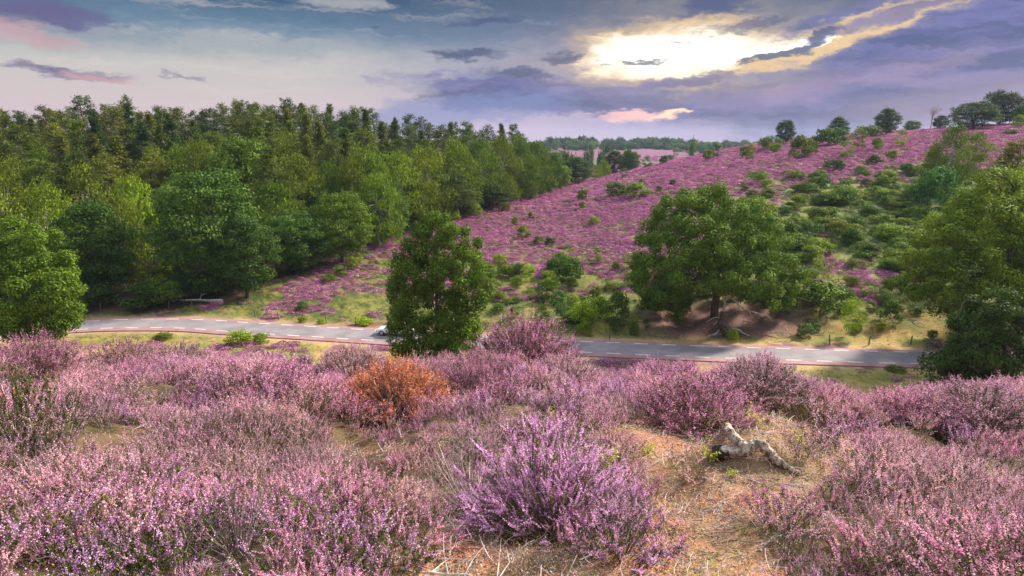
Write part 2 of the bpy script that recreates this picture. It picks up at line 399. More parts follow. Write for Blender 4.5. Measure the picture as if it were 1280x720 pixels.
# lift of the unseen upper sky for top light (an overcast zenith is about three times its horizon)
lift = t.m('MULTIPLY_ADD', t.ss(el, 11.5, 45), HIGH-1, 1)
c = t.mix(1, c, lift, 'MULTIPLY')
cover = t.m('MULTIPLY', .96, 1)
bgN = t.n('ShaderNodeBackground'); t.t.links.new(sky.outputs[0], bgN.inputs[0]); bgN.inputs[1].default_value = SKY_STR
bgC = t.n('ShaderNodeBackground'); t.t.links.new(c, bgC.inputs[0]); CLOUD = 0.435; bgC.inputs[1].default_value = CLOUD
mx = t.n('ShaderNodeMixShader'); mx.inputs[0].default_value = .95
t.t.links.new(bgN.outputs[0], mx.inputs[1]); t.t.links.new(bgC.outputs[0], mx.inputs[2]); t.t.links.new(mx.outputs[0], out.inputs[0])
sl = bpy.data.lights.new('sun', 'SUN'); sl.energy = 5.0; sl.angle = R(6); sl.color = (1, .89, .73)
so = link(bpy.data.objects.new('sun', sl))
d = np.array([math.sin(SUN_AZ)*math.cos(SUN_EL), math.cos(SUN_AZ)*math.cos(SUN_EL), math.sin(SUN_EL)])
from mathutils import Vector
so.rotation_euler = Vector(d).to_track_quat('Z', 'Y').to_euler(); so.location = (0, 0, 120)
SC.view_settings.view_transform = 'Standard'; SC.view_settings.look = 'None'; SC.view_settings.exposure = 1.12; SC.view_settings.gamma = 1
SC.render.engine = 'CYCLES'
SC.cycles.max_bounces = 6; SC.cycles.diffuse_bounces = 3; SC.cycles.glossy_bounces = 2; SC.cycles.transmission_bounces = 4; SC.cycles.transparent_max_bounces = 4; SC.cycles.volume_bounces = 0
SC.cycles.use_denoising = True
# ------------------------------------------------------------------ what covers the ground
UKN = np.array([160, 240, 320, 400, 480, 560, 640, 720, 800, 880, 960, 1040, 1120, 1200, 1280.])
VKN = np.array([165, 190, 215, 240, 265, 290, 315, 340, 365, 385, 405, 425.])
HD = np.array([
 [.95]*15,
 [.95]*13+[.9, .9],
 [.9]*8+[.95, .9, .85, .85, .5, .35, .3],
 [.9]*7+[.92, .8, .75, .5, .2, .1, .1, .1],
 [.9]*7+[.9, .85, .6, .12, .08, .05, .05, .05],
 [.8]*4+[.85, .85, .85, .9, .85, .4, .1, .22, .05, .05, .05],
 [.2, .2, .2, .35, .85, .75, .62, .74, .6, .3, .2, .32, .1, .05, .05],
 [0, 0, .12, .50, .72, .6, .42, .42, .36, .3, .38, .5, .4, .15, .1],
 [0, 0, .25, .60, .6, .4, .32, .3, .3, .05, .2, .42, .36, .15, .1],
 [0, 0, .15, .35, .4, .2, .1, .1, .1, 0, .05, .2, .15, .1, .1],
 [.05]*15, [.1]*15])
GD = np.zeros_like(HD)      # low green shrubs
GD[2, 10:] = [.2, .25, .5, .6, .6]; GD[3, 9:] = [.1, .35, .7, .9, .9, .9]; GD[4, 9:] = [.2, .8, .9, .95, .95, .95]; GD[5, 9:] = [.3, .9, .75, .95, .95, .95]
GD[6, 9:] = [.3, .7, .6, .9, .9, .9]; GD[7, 6:] = [.2, .2, .3, .3, .3, .25, .5, .6, .6]; GD[8, 6:] = [.25, .3, .35, .3, .2, .15, .3, .5, .5]; GD[9, 6:] = [.25, .4, .4, .1, .1, .1, .1, .3, .3]
def lut(T, u, v):
    fu = np.clip((u-UKN[0])/80, 0, 13.999); fv = np.clip(np.interp(v, VKN, np.arange(12)), 0, 10.999)
    i = fv.astype(int); j = fu.astype(int); a = fv-i; b = fu-j
    return (T[i, j]*(1-b)+T[i, j+1]*b)*(1-a)+(T[i+1, j]*(1-b)+T[i+1, j+1]*b)*a
EU = [-2000, 0, 100, 230, 290, 350, 420, 470, 540, 620, 700, 760, 775]; EV = [400, 396, 395, 386, 370, 348, 327, 303, 283, 258, 234, 216, 100]
def inpoly(u, v, P):
    r = np.zeros(u.shape, bool); n = len(P)
    for i in range(n):
        (x1, y1), (x2, y2) = P[i], P[(i+1) % n]
        c = ((y1 > v) != (y2 > v)) & (u < (x2-x1)*(v-y1)/(y2-y1+1e-9)+x1); r ^= c
    return r
BARE = [[(560, 1500), (655, 720), (790, 690), (812, 640), (770, 575), (735, 552), (770, 530), (880, 525), (900, 505), (960, 510), (1050, 535), (1085, 562), (1062, 600), (1012, 640), (968, 680), (975, 740), (1130, 1500)],
        [(330, 1500), (500, 700), (560, 640), (640, 640), (720, 700), (760, 1500)],
        [(415, 625), (440, 598), (520, 590), (540, 640), (480, 650)]]
def lin(c, g=1.): return np.array(c)*g
def cover(x, y, z):
    """masks heather, green shrub, forest, bare, soil, grass"""
    u, v = proj(x, y, z)
    D = np.maximum(y, np.abs(x)/1.2)
    wu = (fbm(x/3, y/3, 41)-.5)*90; wv = (fbm(x/3, y/3, 47)-.5)*26
    hill = D > 76
    far = D > 330
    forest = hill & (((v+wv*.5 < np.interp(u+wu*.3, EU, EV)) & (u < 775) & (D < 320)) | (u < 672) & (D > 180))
    hd = lut(HD, u+wu*.5, v+wv*.6); gd = lut(GD, u+wu*.5, v+wv*.6)
    n1 = fbm(x/5, y/5, 51); n2 = fbm(x/1.6, y/1.6, 53)
    n = np.clip((n1*.6+n2*.4-.5)*2.5+.5, 0, 1)
    ng = np.clip((fbm(x/6, y/6, 61)-.5)*2.6+.5, 0, 1)
    heath = np.where(hill, np.clip((hd-n)*7+.5, 0, 1), 0.)
    shrub = np.where(hill, np.clip((gd-ng)*5+.5, 0, 1), 0.)
    far_h = np.clip((.62-fbm(x/60, y/60, 77))*8+.5, 0, 1)
    heath = np.where(far, far_h, heath)
    soil = np.clip(1.3-((u-905)/125)**2-((v-403)/27)**2, 0, 1)*(D > 74)*(D < 110)
    soil = np.maximum(soil, np.clip(1.1-((u-480+8*(v-405))/60)**2-((v-404)/8)**2, 0, 1)*.7*(D > 76))
    path = np.clip(1.2-np.abs(v-(368-(u-300)*.42)-0)/5.0, 0, 1)*((u > 285) & (u < 375))*hill
    near = D < 58
    nu, nv = u+(fbm(x/.5, y/.5, 71)-.5)*70, v+(fbm(x/.5, y/.5, 73)-.5)*40
    bare = np.zeros(u.shape)
    for P in BARE: bare = np.maximum(bare, inpoly(nu, nv, P)*1.)
    bare = bare*(D < 9)*(y > .5)
    heath = np.where(near, 1-bare*.975, heath)
    verge = (D >= 50) & (D <= 78)
    hv = np.clip((.36-n)*6+.5, 0, 1)*(D < 72)
    heath = np.where(verge & ~(D < 54), hv, heath)
    heath = heath*(1-soil)*(1-path); shrub = shrub*(1-soil)*(1-path)*(~forest)
    heath = heath*(~forest)
    return dict(h=heath, g=shrub, f=forest*1., b=bare, s=np.maximum(soil, path), u=u, v=v, D=D, n=n)

def build_ground():
    th = np.concatenate([np.linspace(-180, -56, 63)[:-1], np.linspace(-56, 56, 520), np.linspace(56, 180, 63)[1:-1]])
    r = np.concatenate([[.12], np.exp(np.linspace(math.log(.35), math.log(60), 250)), np.exp(np.linspace(math.log(61), math.log(420), 190)), np.exp(np.linspace(math.log(440), math.log(2600), 60))])
    nt, nr = len(th), len(r); a = np.radians(th)
    Xg = (r[:, None]*np.sin(a)[None]).ravel(); Yg = (r[:, None]*np.cos(a)[None]).ravel()
    Zg = H(Xg, Yg)
    c = cover(Xg, Yg, Zg)
    D = c['D']; n = c['n']
    n3 = fbm(Xg/2.2, Yg/2.2, 91); n4 = fbm(Xg/.35, Yg/.35, 93)
    w = lambda m: m[:, None]
    def two(a_, b_, m): return lin(a_)*(1-w(m))+lin(b_)*w(m)
    st = lambda x, a_, b_: np.clip((x-a_)/(b_-a_), 0, 1)
    col = two((.175, .165, .04), (.06, .078, .022), st(n3*.55+n4*.45, .42, .55))                  # grass
    br = st(c['v'], 372, 420)*(c['u'] > 840)*.75*(D > 74)
    col = col*(1-w(br))+two((.25, .145, .055), (.15, .135, .04), st(n3, .42, .6))*w(br)
    dry = ((D > 54) & (D <= 74))*.8
    col = col*(1-w(dry))+two((.34, .235, .09), (.20, .195, .05), st(n3, .42, .62))*w(dry)
    zg = np.clip(lut(GD, c['u'], c['v'])*2.5, 0, 1)*(D > 85)*(D < 200)*.8; col = col*(1-w(zg))+two((.15, .155, .045), (.10, .12, .035), st(n3, .4, .6))*w(zg)
    rd = road_dist(Xg, Yg)
    ver = np.clip(1-(rd-3.3)/2.2, 0, 1)*.7
    col = col*(1-w(ver))+lin((.40, .27, .15))*w(ver)
    col = col*(1-w(c['g']))+two((.07, .095, .028), (.13, .17, .04), st(n3, .4, .6))*w(c['g'])
    hc = np.where(w(D > 60), two((.22, .10, .14), (.12, .10, .045), st(n3, .4, .6)), two((.13, .085, .05), (.07, .055, .03), st(n4, .4, .6)))
    hc = np.where(w(D > 260), two((.20, .075, .15), (.15, .08, .11), st(n3, .4, .62)), hc)
    col = col*(1-w(c['h']))+hc*w(c['h'])
    col = np.where(w(D > 330)*(1-w(c['h'])) > .5, lin((.10, .12, .06)), col)
    col = col*(1-w(c['s']))+two((.22, .125, .10), (.15, .085, .07), st(n3, .4, .6))*w(c['s'])
    bc = two((.33, .155, .10), (.27, .18, .105), st(fbm(Xg/.8, Yg/.8, 95), .4, .6)); bc = bc*(1-w(st(n4, .55, .72))*.5)
    col = col*(1-w(c['b']))+bc*w(c['b'])
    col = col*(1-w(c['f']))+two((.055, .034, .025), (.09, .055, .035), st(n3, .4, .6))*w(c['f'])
    i = np.arange(nr-1)[:, None]*nt; j = np.arange(nt)[None]; jn = (j+1) % nt
    Fq = np.stack([i+j, i+jn, i+nt+jn, i+nt+j], -1).reshape(-1, 4)[:, ::-1]
    V = np.stack([Xg, Yg, Zg], 1)
    m, t, out = mat('heathland_soil')
    ca = attr(t, 'cover', 'GEOMETRY', 'Color'); tc = t.n('ShaderNodeTexCoord')
    na = t.noise(tc.outputs['Object'], 3.5, 6, .7); nb = t.noise(tc.outputs['Object'], 42, 4, .7); nc = t.noise(tc.outputs['Object'], .6, 4, .6)
    f = t.m('MULTIPLY', t.m('MULTIPLY_ADD', na, 1.5, .2), t.m('MULTIPLY', t.m('MULTIPLY_ADD', nb, 1.3, .35), t.m('MULTIPLY_ADD', nc, .5, .75)))
    colr = t.mix(1, ca, f, 'MULTIPLY')
    bsdf(t, out, colr, .95, .1, t.m('ADD', na, t.m('MULTIPLY', nb, .3)), .6, .08)
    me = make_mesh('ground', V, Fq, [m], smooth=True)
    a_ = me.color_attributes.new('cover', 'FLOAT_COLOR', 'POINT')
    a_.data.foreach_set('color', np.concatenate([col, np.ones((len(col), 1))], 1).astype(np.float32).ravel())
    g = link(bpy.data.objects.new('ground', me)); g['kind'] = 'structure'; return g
build_ground()

# ------------------------------------------------------------------ road: grey carriageway, red lanes on both sides, dashed lines
def build_road():
    P = ROAD; T = np.gradient(P, axis=0); T /= np.linalg.norm(T, axis=1)[:, None]; N = np.stack([-T[:, 1], T[:, 0]], 1)
    m, t, out = mat('asphalt'); tc = t.n('ShaderNodeTexCoord'); n = t.noise(tc.outputs['Object'], 30, 5, .7); n2 = t.noise(tc.outputs['Object'], .35, 4, .6)
    bsdf(t, out, t.mix(1, t.mix(t.ss(n2, .35, .65), (.155, .138, .15), (.215, .192, .203)), t.m('MULTIPLY_ADD', n, .5, .75), 'MULTIPLY'), .85, .3, n, .3, .01)
    m2, t, out = mat('red_asphalt'); tc = t.n('ShaderNodeTexCoord'); n = t.noise(tc.outputs['Object'], 30, 5, .7); n2 = t.noise(tc.outputs['Object'], .5, 4, .6)
    bsdf(t, out, t.mix(1, t.mix(t.ss(n2, .35, .65), (.24, .12, .125), (.30, .17, .17)), t.m('MULTIPLY_ADD', n, .5, .75), 'MULTIPLY'), .85, .3, n, .3, .01)
    m3, t, out = mat('road_paint'); tc = t.n('ShaderNodeTexCoord'); n = t.noise(tc.outputs['Object'], 9, 5, .7)
    bsdf(t, out, t.mix(t.ss(n, .3, .55), (.42, .38, .38), (.82, .80, .80)), .6, .3)
    offs = [-3.0, -2.05, 2.05, 3.0]; zs = [-.02, .03, .03, -.02]
    V = np.concatenate([np.concatenate([P+N*o, np.full((len(P), 1), z)], 1) for o, z in zip(offs, zs)]); n = len(P)
    i = np.arange(n-1); Fq = []; mi = []
    for k in range(3):
        a = k*n+i; Fq.append(np.stack([a, a+1, a+n+1, a+n], 1)[:, ::-1]); mi += [0 if k == 1 else 1]*(n-1)
    # skirt so that the slab has thickness
    ob = MB(); ob.add(V, np.concatenate(Fq), np.array(mi))
    for k in (0, 3):
        e0 = V[k*n:(k+1)*n]; e1 = e0.copy(); e1[:, 2] -= .25
        VV = np.concatenate([e0, e1]); ob.add(VV, np.stack([i, i+1, i+n+1, i+n], 1), 1)
    r = ob.obj('road', [m, m2]); r['kind'] = 'structure'
    s = np.concatenate([[0], np.cumsum(np.linalg.norm(np.diff(P, axis=0), axis=1))])
    d = MB(); L_ = s[-1]; k = 0; x = 0
    def pt(q_, o): 
        c = np.array([np.interp(q_, s, P[:, 0]), np.interp(q_, s, P[:, 1])]); nn = np.array([np.interp(q_, s, N[:, 0]), np.interp(q_, s, N[:, 1])]); c = c+nn*o
        return (c[0], c[1], .03+.005-(.0 if abs(o) <= 2.15 else (abs(o)-2.15)*.05))
    while x < L_-3:
        for o in (-1.95, 1.95):
            w = .055; V4 = [pt(x, o-w), pt(x+1.5, o-w), pt(x+1.5, o+w), pt(x, o+w)]; d.add(V4, [(0, 1, 2, 3)])
        x += 3.0
    d.obj('lane_markings', [m3], r)['kind'] = 'structure'
build_road()
# ------------------------------------------------------------------ uncountable ground cover, one object each
def gn_stuff(name, label, cat, P, rot, scl, idx, meshes):
    P = np.asarray(P, np.float32); n = len(P)
    me = bpy.data.meshes.new(name+'_points'); me.vertices.add(n); me.vertices.foreach_set('co', P.ravel())
    a = me.attributes.new('irot', 'FLOAT_VECTOR', 'POINT'); a.data.foreach_set('vector', np.asarray(rot, np.float32).ravel())
    a = me.attributes.new('iscl', 'FLOAT_VECTOR', 'POINT'); a.data.foreach_set('vector', np.asarray(scl, np.float32).ravel())
    a = me.attributes.new('iidx', 'INT', 'POINT'); a.data.foreach_set('value', np.asarray(idx, np.int32))
    c = bpy.data.collections.new(name+'_kinds')
    for k, m_ in enumerate(meshes): c.objects.link(bpy.data.objects.new('%s_kind_%02d' % (name, k), m_))
    g = bpy.data.node_groups.new(name+'_scatter', 'GeometryNodeTree')
    g.interface.new_socket('Geometry', in_out='INPUT', socket_type='NodeSocketGeometry'); g.interface.new_socket('Geometry', in_out='OUTPUT', socket_type='NodeSocketGeometry')
    N = g.nodes; gi = N.new('NodeGroupInput'); go = N.new('NodeGroupOutput'); ip = N.new('GeometryNodeInstanceOnPoints')
    ci = N.new('GeometryNodeCollectionInfo'); ci.inputs['Collection'].default_value = c; ci.inputs['Separate Children'].default_value = True; ci.inputs['Reset Children'].default_value = True
    Lk = g.links; Lk.new(gi.outputs[0], ip.inputs['Points']); Lk.new(ci.outputs[0], ip.inputs['Instance']); ip.inputs['Pick Instance'].default_value = True
    for nm, typ, sk in (('irot', 'FLOAT_VECTOR', 'Rotation'), ('iscl', 'FLOAT_VECTOR', 'Scale'), ('iidx', 'INT', 'Instance Index')):
        na = N.new('GeometryNodeInputNamedAttribute'); na.data_type = typ; na.inputs['Name'].default_value = nm
        o_ = [s for s in na.outputs if s.enabled][0]
        Lk.new(o_, ip.inputs[sk])
    Lk.new(ip.outputs[0], go.inputs[0])
    o = link(bpy.data.objects.new(name, me)); md = o.modifiers.new('scatter', 'NODES'); md.node_group = g
    q(o, label=label, category=cat, kind='stuff'); return o

def heather_mesh(name, nst, Hh, spread, fl, fsz, nfl, mats, flow=1., base=.07, sub=5, woody=1., lean=None, spk=(.07, .13), side_green=1.6):
    """a heather plant: woody stems fan out, upper twigs carry flower spikes, scale leaves lie below"""
    b = MB(); allq = []
    for i in range(nst):
        a = rng.random()*2*math.pi; rr = rng.random()**.6
        tilt = rr*spread*(.8+.4*rng.random()); Ln = Hh*(1-.25*rr)*(.75+.35*rng.random())
        d = np.array([math.cos(a)*math.sin(tilt), math.sin(a)*math.sin(tilt), math.cos(tilt)])
        if lean is not None: d = norm((d+np.array(lean))[None])[0]
        p0 = np.array([math.cos(a), math.sin(a), 0])*base*rr; p0[2] = -.03
        tt = np.linspace(0, 1, 5)[:, None]
        P = p0+d*Ln*tt+np.array([0, 0, 1])*Ln*.16*tt*tt+(rng.normal(size=(5, 3))*.012)*tt
        if woody > 0: b.tube(P, np.linspace(.0035, .0016, 5)*woody, 2, 3)
        tips = []
        for k in range(sub):
            s = .45+.55*rng.random() if k else 1.
            q0 = P[0]*(1-s)+P[-1]*s+np.array([0, 0, 1])*Ln*.16*(s*s-s)
            dd = norm((d+rng.normal(size=3)*.38+np.array([0, 0, .35]))[None])[0]
            tips.append((q0, dd, rng.uniform(*spk)))
        for q0, dd, l in tips:
            # green sprig under the spike
            ng = max(2, int(nfl*.45*side_green)); s = rng.random(ng)
            C = q0+dd*(-.07+.09*s)[:, None]+rng.normal(size=(ng, 3))*.008
            A = norm(dd+rng.normal(size=(ng, 3))*.7)*fsz*1.7; B = norm(np.cross(A, rng.normal(size=(ng, 3))))*fsz*.55
            allq.append((C, A, B, 1, np.clip(rng.random()+rng.normal(size=ng)*.12, 0, 1)))
            n = nfl if rng.random() < flow else 0; stn = rng.random()**.9
            if n:
                s = (np.arange(n)+rng.random(n)*.6)/n; ph = np.arange(n)*2.4+rng.random()*6
                X = norm(np.cross(dd, [0.3, .2, 1.])[None])[0]; Yx = np.cross(dd, X)
                o = (np.cos(ph)[:, None]*X+np.sin(ph)[:, None]*Yx)
                bend = rng.normal(size=3)*.018
                C = q0+dd*(l*s)[:, None]+o*fsz*.95*(1.1-.6*s[:, None])+bend*(s*s)[:, None]
                Nn = norm(o+dd*.4+rng.normal(size=(n, 3))*.5); A, B = frame(Nn); sz = fsz*(1.05-.45*s)[:, None]*(.8+.4*rng.random((n, 1)))
                allq.append((C, A*sz, B*sz, 0, np.clip(stn+rng.normal(size=n)*.13, 0, 1)))
    for mi in (0, 1):
        S = [x for x in allq if x[3] == mi]
        if S: b.quads(np.concatenate([x[0] for x in S]), np.concatenate([x[1] for x in S]), np.concatenate([x[2] for x in S]), mi, np.concatenate([x[4] for x in S]))
    return b.mesh(name, mats)
HM = lambda f: [M[f], M['sprig'], M['twig']]
near = [heather_mesh('heather_near', 12, .36, .8, 0, .0062, 22, HM('flower'), 1, sub=4, spk=(.09, .18)) for _ in range(3)]
near += [heather_mesh('heather_near', 12, .34, .85, 0, .0062, 20, HM('flower'), .8, sub=4, side_green=1.7, spk=(.08, .16)) for _ in range(2)]
near += [heather_mesh('heather_near_sparse', 12, .31, .95, 0, .0062, 17, HM('flower_lilac'), .5, sub=4, side_green=2.6, spk=(.09, .17)) for _ in range(2)]
near += [heather_mesh('heather_near_dull', 13, .36, .75, 0, .0055, 17, HM('flower_dull'), .85, sub=4, spk=(.08, .16)) for _ in range(2)]
mid = [heather_mesh('heather_mid', 17, .38, .7, 0, .0085, 9, HM('flower'), 1, spk=(.09, .17)) for _ in range(2)]
mid += [heather_mesh('heather_mid_dull', 17, .36, .75, 0, .0085, 9, HM('flower_dull'), .95, spk=(.08, .14)) for _ in range(2)]
mid += [heather_mesh('heather_mid_green', 16, .34, .8, 0, .0085, 9, HM('flower_dull'), .45, side_green=2.4)]
mid += [heather_mesh('heather_mid_lilac', 17, .38, .7, 0, .0085, 9, HM('flower_lilac'), .95, spk=(.08, .15))]

def jgrid(x0, x1, y0, y1, s):
    gx = np.arange(x0, x1, s); gyy = np.arange(y0, y1, s); Xg, Yg = np.meshgrid(gx, gyy); n = Xg.size
    return Xg.ravel()+(rng.random(n)-.5)*s, Yg.ravel()+(rng.random(n)-.5)*s
HOLES = []     # (x, y, radius) kept free for the plants built one by one
def free(x, y):
    m = np.ones(x.shape, bool)
    for (a, b, r) in HOLES: m &= (x-a)**2+(y-b)**2 > r*r
    return m
# ------------------------------------------------------------------ plants and wood built one by one in the foreground
def place(name, me, u, v, label, cat, group=None, sc=1, rz=None, hole=0, sink=.0, sz=None):
    p = ground(u, v); o = link(bpy.data.objects.new(name, me)); o.location = (p[0], p[1], p[2]-sink)
    o.scale = (sc, sc, sc if sz is None else sz); o.rotation_euler = (0, 0, rng.random()*6.28 if rz is None else rz)
    q(o, label=label, category=cat)
    if group: o['group'] = group
    if hole: HOLES.append((p[0], p[1], hole))
    return o
big_l = heather_mesh('heather_bush_large', 190, .55, 1.42, 0, .0054, 22, HM('flower_lilac'), .97, base=.13, sub=9, woody=1.7, spk=(.08, .15))
place('heather_bush', big_l, 683, 655, 'large lilac heather bush with fanned stems in the bottom centre', 'heather bush', 'heather bushes', 1.12, hole=.42)
small_l = heather_mesh('heather_bush_small', 40, .40, 1.15, 0, .0056, 20, HM('flower_lilac'), .9, base=.1, sub=7, woody=1.4)
place('heather_bush', small_l, 775, 690, 'low lilac heather bush at the edge of the bare litter, below the large bush', 'heather bush', 'heather bushes', .95, hole=.2)
pale = heather_mesh('pale_dead_heather', 60, .50, 1.1, 0, .0030, 9, [M['palestem'], M['palestem'], M['palestem']], .9, base=.1, sub=7, woody=1.1, side_green=.6)
place('dead_heather', pale, 590, 632, 'pale grey dead heather left of the large lilac bush', 'dead heather', None, 1.05, hole=.25)
rust = heather_mesh('rust_bush', 300, .46, 1.5, 0, .0085, 9, [M['rust'], M['twig'], M['twig']], 1, base=.28, sub=11, woody=1.4, spk=(.06, .16), side_green=1.2)
place('dead_bush', rust, 492, 506, 'rust orange dead bush standing in the pink heather', 'bush', None, 1.2, hole=.55, sz=1.12)
mound = heather_mesh('heather_mound', 330, .62, 1.35, 0, .0095, 7, HM('flower'), .97, base=.35, sub=8, woody=1.2, spk=(.09, .16))
moundd = heather_mesh('heather_mound_fading', 300, .58, 1.35, 0, .0095, 7, HM('flower_dull'), .97, base=.35, sub=8, woody=1.2, spk=(.09, .15))
for (u, v, me, sc, hz, lab) in [
  (655, 458, mound, 1.55, 1.75, 'tall rounded heather bush on the crest before the road, right of the orange bush'),
  (705, 478, moundd, .9, 1.0, 'pink heather bush just right of the tall rounded crest bush'),
  (150, 468, mound, 1.2, 1.1, 'broad pink heather bush on the left crest below the road bend'),
  (225, 462, moundd, 1.0, 1.0, 'fading pink heather bush on the left crest beside the grassy verge'),
  (40, 462, mound, 1.0, .95, 'pink heather bush at the left edge below the big bright green tree'),
  (440, 470, moundd, .9, .9, 'fading heather bush left of the orange bush'),
  (590, 500, mound, .85, .85, 'pink heather bush between the orange bush and the bare patch'),
  (870, 530, mound, 1.0, 1.0, 'deep pink heather bush behind the pale log'),
  (950, 490, moundd, .9, .85, 'fading heather bush on the crest behind the pale log'),
  (1120, 500, mound, 1.1, 1.1, 'purple heather bush on the crest below the right end of the road'),
  (1230, 530, moundd, 1.1, 1.05, 'pink heather bush in front of the dark oak at the right edge'),
  (1040, 480, moundd, .9, .9, 'pale pink heather bush on the crest below the road, right of the leaning tree')]:
    place('heather_bush', me, u, v, lab, 'heather bush', 'heather bushes', sc, hole=.35*sc, sz=hz*(1 if u < 700 else .85))
place('heather_bush', moundd, 846, 468, 'small pale heather bush sticking up in front of the road', 'heather bush', 'heather bushes', .55, hole=.1, sz=1.15)
dk = heather_mesh('dark_heather', 60, .50, 1.0, 0, .007, 6, [M['rust'], M['sprig'], M['twig']], .12, base=.15, sub=8, woody=1.6, side_green=4)
place('heather_bush', dk, 22, 545, 'dark green heather bush with rusty sprays at the left edge', 'heather bush', 'heather bushes', 1.2, hole=.4)
place('heather_bush', dk, 1000, 520, 'olive green flowerless heather bush right behind the pale log', 'heather bush', 'heather bushes', .7, hole=.2)
gray = heather_mesh('bare_heather', 80, .42, 1.45, 0, .004, 3, [M['flower_dull'], M['sprig'], M['twig']], .35, base=.14, sub=7, woody=1.1, side_green=.2)
place('dead_heather', gray, 785, 520, 'bare grey twiggy heather between pink bushes, left of the pale log', 'dead heather', None, 1.1, hole=.3)
place('dead_heather', gray, 300, 690, 'bare twisted grey heather stems at the bottom left', 'dead heather', None, .8, hole=.22)
place('dead_heather', gray, 1120, 690, 'bare grey heather stems at the bottom right', 'dead heather', None, .85, hole=.25)

# pale forked log with a charred sawn stub
def gp(u, v, h=0):
    p = ground(u, v); p[2] += h; return p
b = MB(); pj = gp(932, 570, .06); o0 = gp(893, 574, .055)
def trunk_(pts, rad):
    C_ = catrom(pts, 9); n = len(C_); r_ = np.interp(np.linspace(0, 1, n), np.linspace(0, 1, len(rad)), rad)*(1+.16*(rng.random(n)-.5))
    C_ = C_+rng.normal(size=C_.shape)*.0035; b.tube(C_, r_, 0, 14, wob=.22)
trunk_([gp(910, 538, .07), gp(909, 546, .09), gp(915, 557, .09), gp(925, 565, .08), pj], [.02, .036, .044, .048, .054])
trunk_([pj, gp(946, 566, .10), gp(956, 572, .09), gp(968, 580, .05), gp(984, 588, .03), gp(1000, 594, .015)], [.05, .048, .046, .040, .030, .014])
trunk_([pj, (pj+o0)/2, o0], [.052, .058, .062])
lg = b.obj('log', [M['log']], smooth=False); q(lg, label='pale forked log lying on the bare litter at the edge of the heather', category='log')
c_ = MB(); dv = o0-pj; dv = dv/np.linalg.norm(dv); c_.tube(np.array([o0-dv*.13, o0-dv*.06, o0-dv*.01, o0+dv*.012]), [.055, .067, .068, .058], 0, 14, wob=.3)
st_ = c_.obj('sawn_end', [M['cut']], lg, smooth=True); st_['label'] = 'charred black sawn end of the log'

def seedling(seed):
    b = MB()
    for i in range(9):
        a = rng.random()*6.28; Ln = .12+.1*rng.random(); d = norm(np.array([[math.cos(a)*.5, math.sin(a)*.5, 1]]))[0]
        P = np.array([d*Ln*t_+np.array([0, 0, -.02]) for t_ in (0, .5, 1)]); b.tube(P, [.002, .002, .001], 1, 3)
        n = 12; s = .25+.75*rng.random(n); C = P[0]+(P[-1]-P[0])*s[:, None]+rng.normal(size=(n, 3))*.018
        A, B = frame(norm(rng.normal(size=(n, 3))*.6+[0, 0, 1])); b.quads(C, A*.017, B*.010, 0)
    return b.mesh('seedling', [M['lime'], M['twig']])
sd = [seedling(i) for i in range(3)]
for k, (u, v, s, lab) in enumerate([(757, 585, 1.0, 'bright yellow green seedling tucked against the large lilac bush'), (728, 575, .7, 'small yellow green seedling behind the large lilac bush'),
   (888, 578, .8, 'yellow green seedling left of the charred log end'), (808, 570, .7, 'small green seedling in the middle of the bare patch'),
   (943, 532, 1.0, 'golden green seedling behind the pale log'), (915, 596, .4, 'tiny green seedling in front of the log fork'), (1000, 556, .8, 'yellow green seedling right of the pale log'),
   (700, 530, .9, 'yellow green seedling left of the bare patch among fading heather'), (1240, 600, .6, 'small green seedling in the heather at the right edge')]):
    place('seedling', sd[k % 3], u, v, lab, 'seedling', 'seedlings around the bare patch', s*1.15)

def blades(n, Ln, spread, w, m, extra=None, base=.03):
    b = MB()
    for i in range(n):
        a = rng.random()*6.28; tl = rng.random()*spread; l = Ln*(.5+.6*rng.random())
        p = np.array([math.cos(a), math.sin(a), 0])*base*rng.random()
        d = np.array([math.cos(a)*math.sin(tl), math.sin(a)*math.sin(tl), math.cos(tl)]); sd_ = np.array([-math.sin(a), math.cos(a), 0])*w
        V = []
        for t_ in (0, .5, 1):
            c = p+d*l*t_+np.array([math.cos(a), math.sin(a), -.6])*l*.35*t_*t_; ww = 1-t_*.85; V += [c-sd_*ww, c+sd_*ww]
        b.add(V, [(0, 1, 3, 2), (2, 3, 5, 4)])
    return b.mesh('grass_tuft', [M[m]])
gt = blades(90, .16, 1.1, .0016, 'straw'); gg = blades(60, .12, .8, .0018, 'grass')
place('grass_tuft', gt, 1004, 702, 'tan dry grass tuft on the litter at the bottom right', 'grass tuft', 'grass tufts', 1)
place('grass_tuft', gt, 985, 690, 'smaller tan grass tuft behind the bottom right one', 'grass tuft', 'grass tufts', .7)
place('grass_tuft', gg, 930, 668, 'small green grass tuft on the bare litter', 'grass tuft', 'grass tufts', .7)
place('grass_tuft', gg, 838, 585, 'low green grass tuft on the litter behind the lilac bush', 'grass tuft', 'grass tufts', .6)
ball = heather_mesh('dry_moss_tussock', 120, .13, 1.5, 0, .004, 4, [M['straw'], M['palestem'], M['twig']], .6, base=.09, sub=4, woody=.7, spk=(.02, .05))
place('tussock', ball, 652, 716, 'brown dry tussock under the front of the large lilac bush', 'tussock', 'dry tussocks', 1.1)
place('tussock', ball, 697, 706, 'smaller brown tussock right of the larger one', 'tussock', 'dry tussocks', .8)
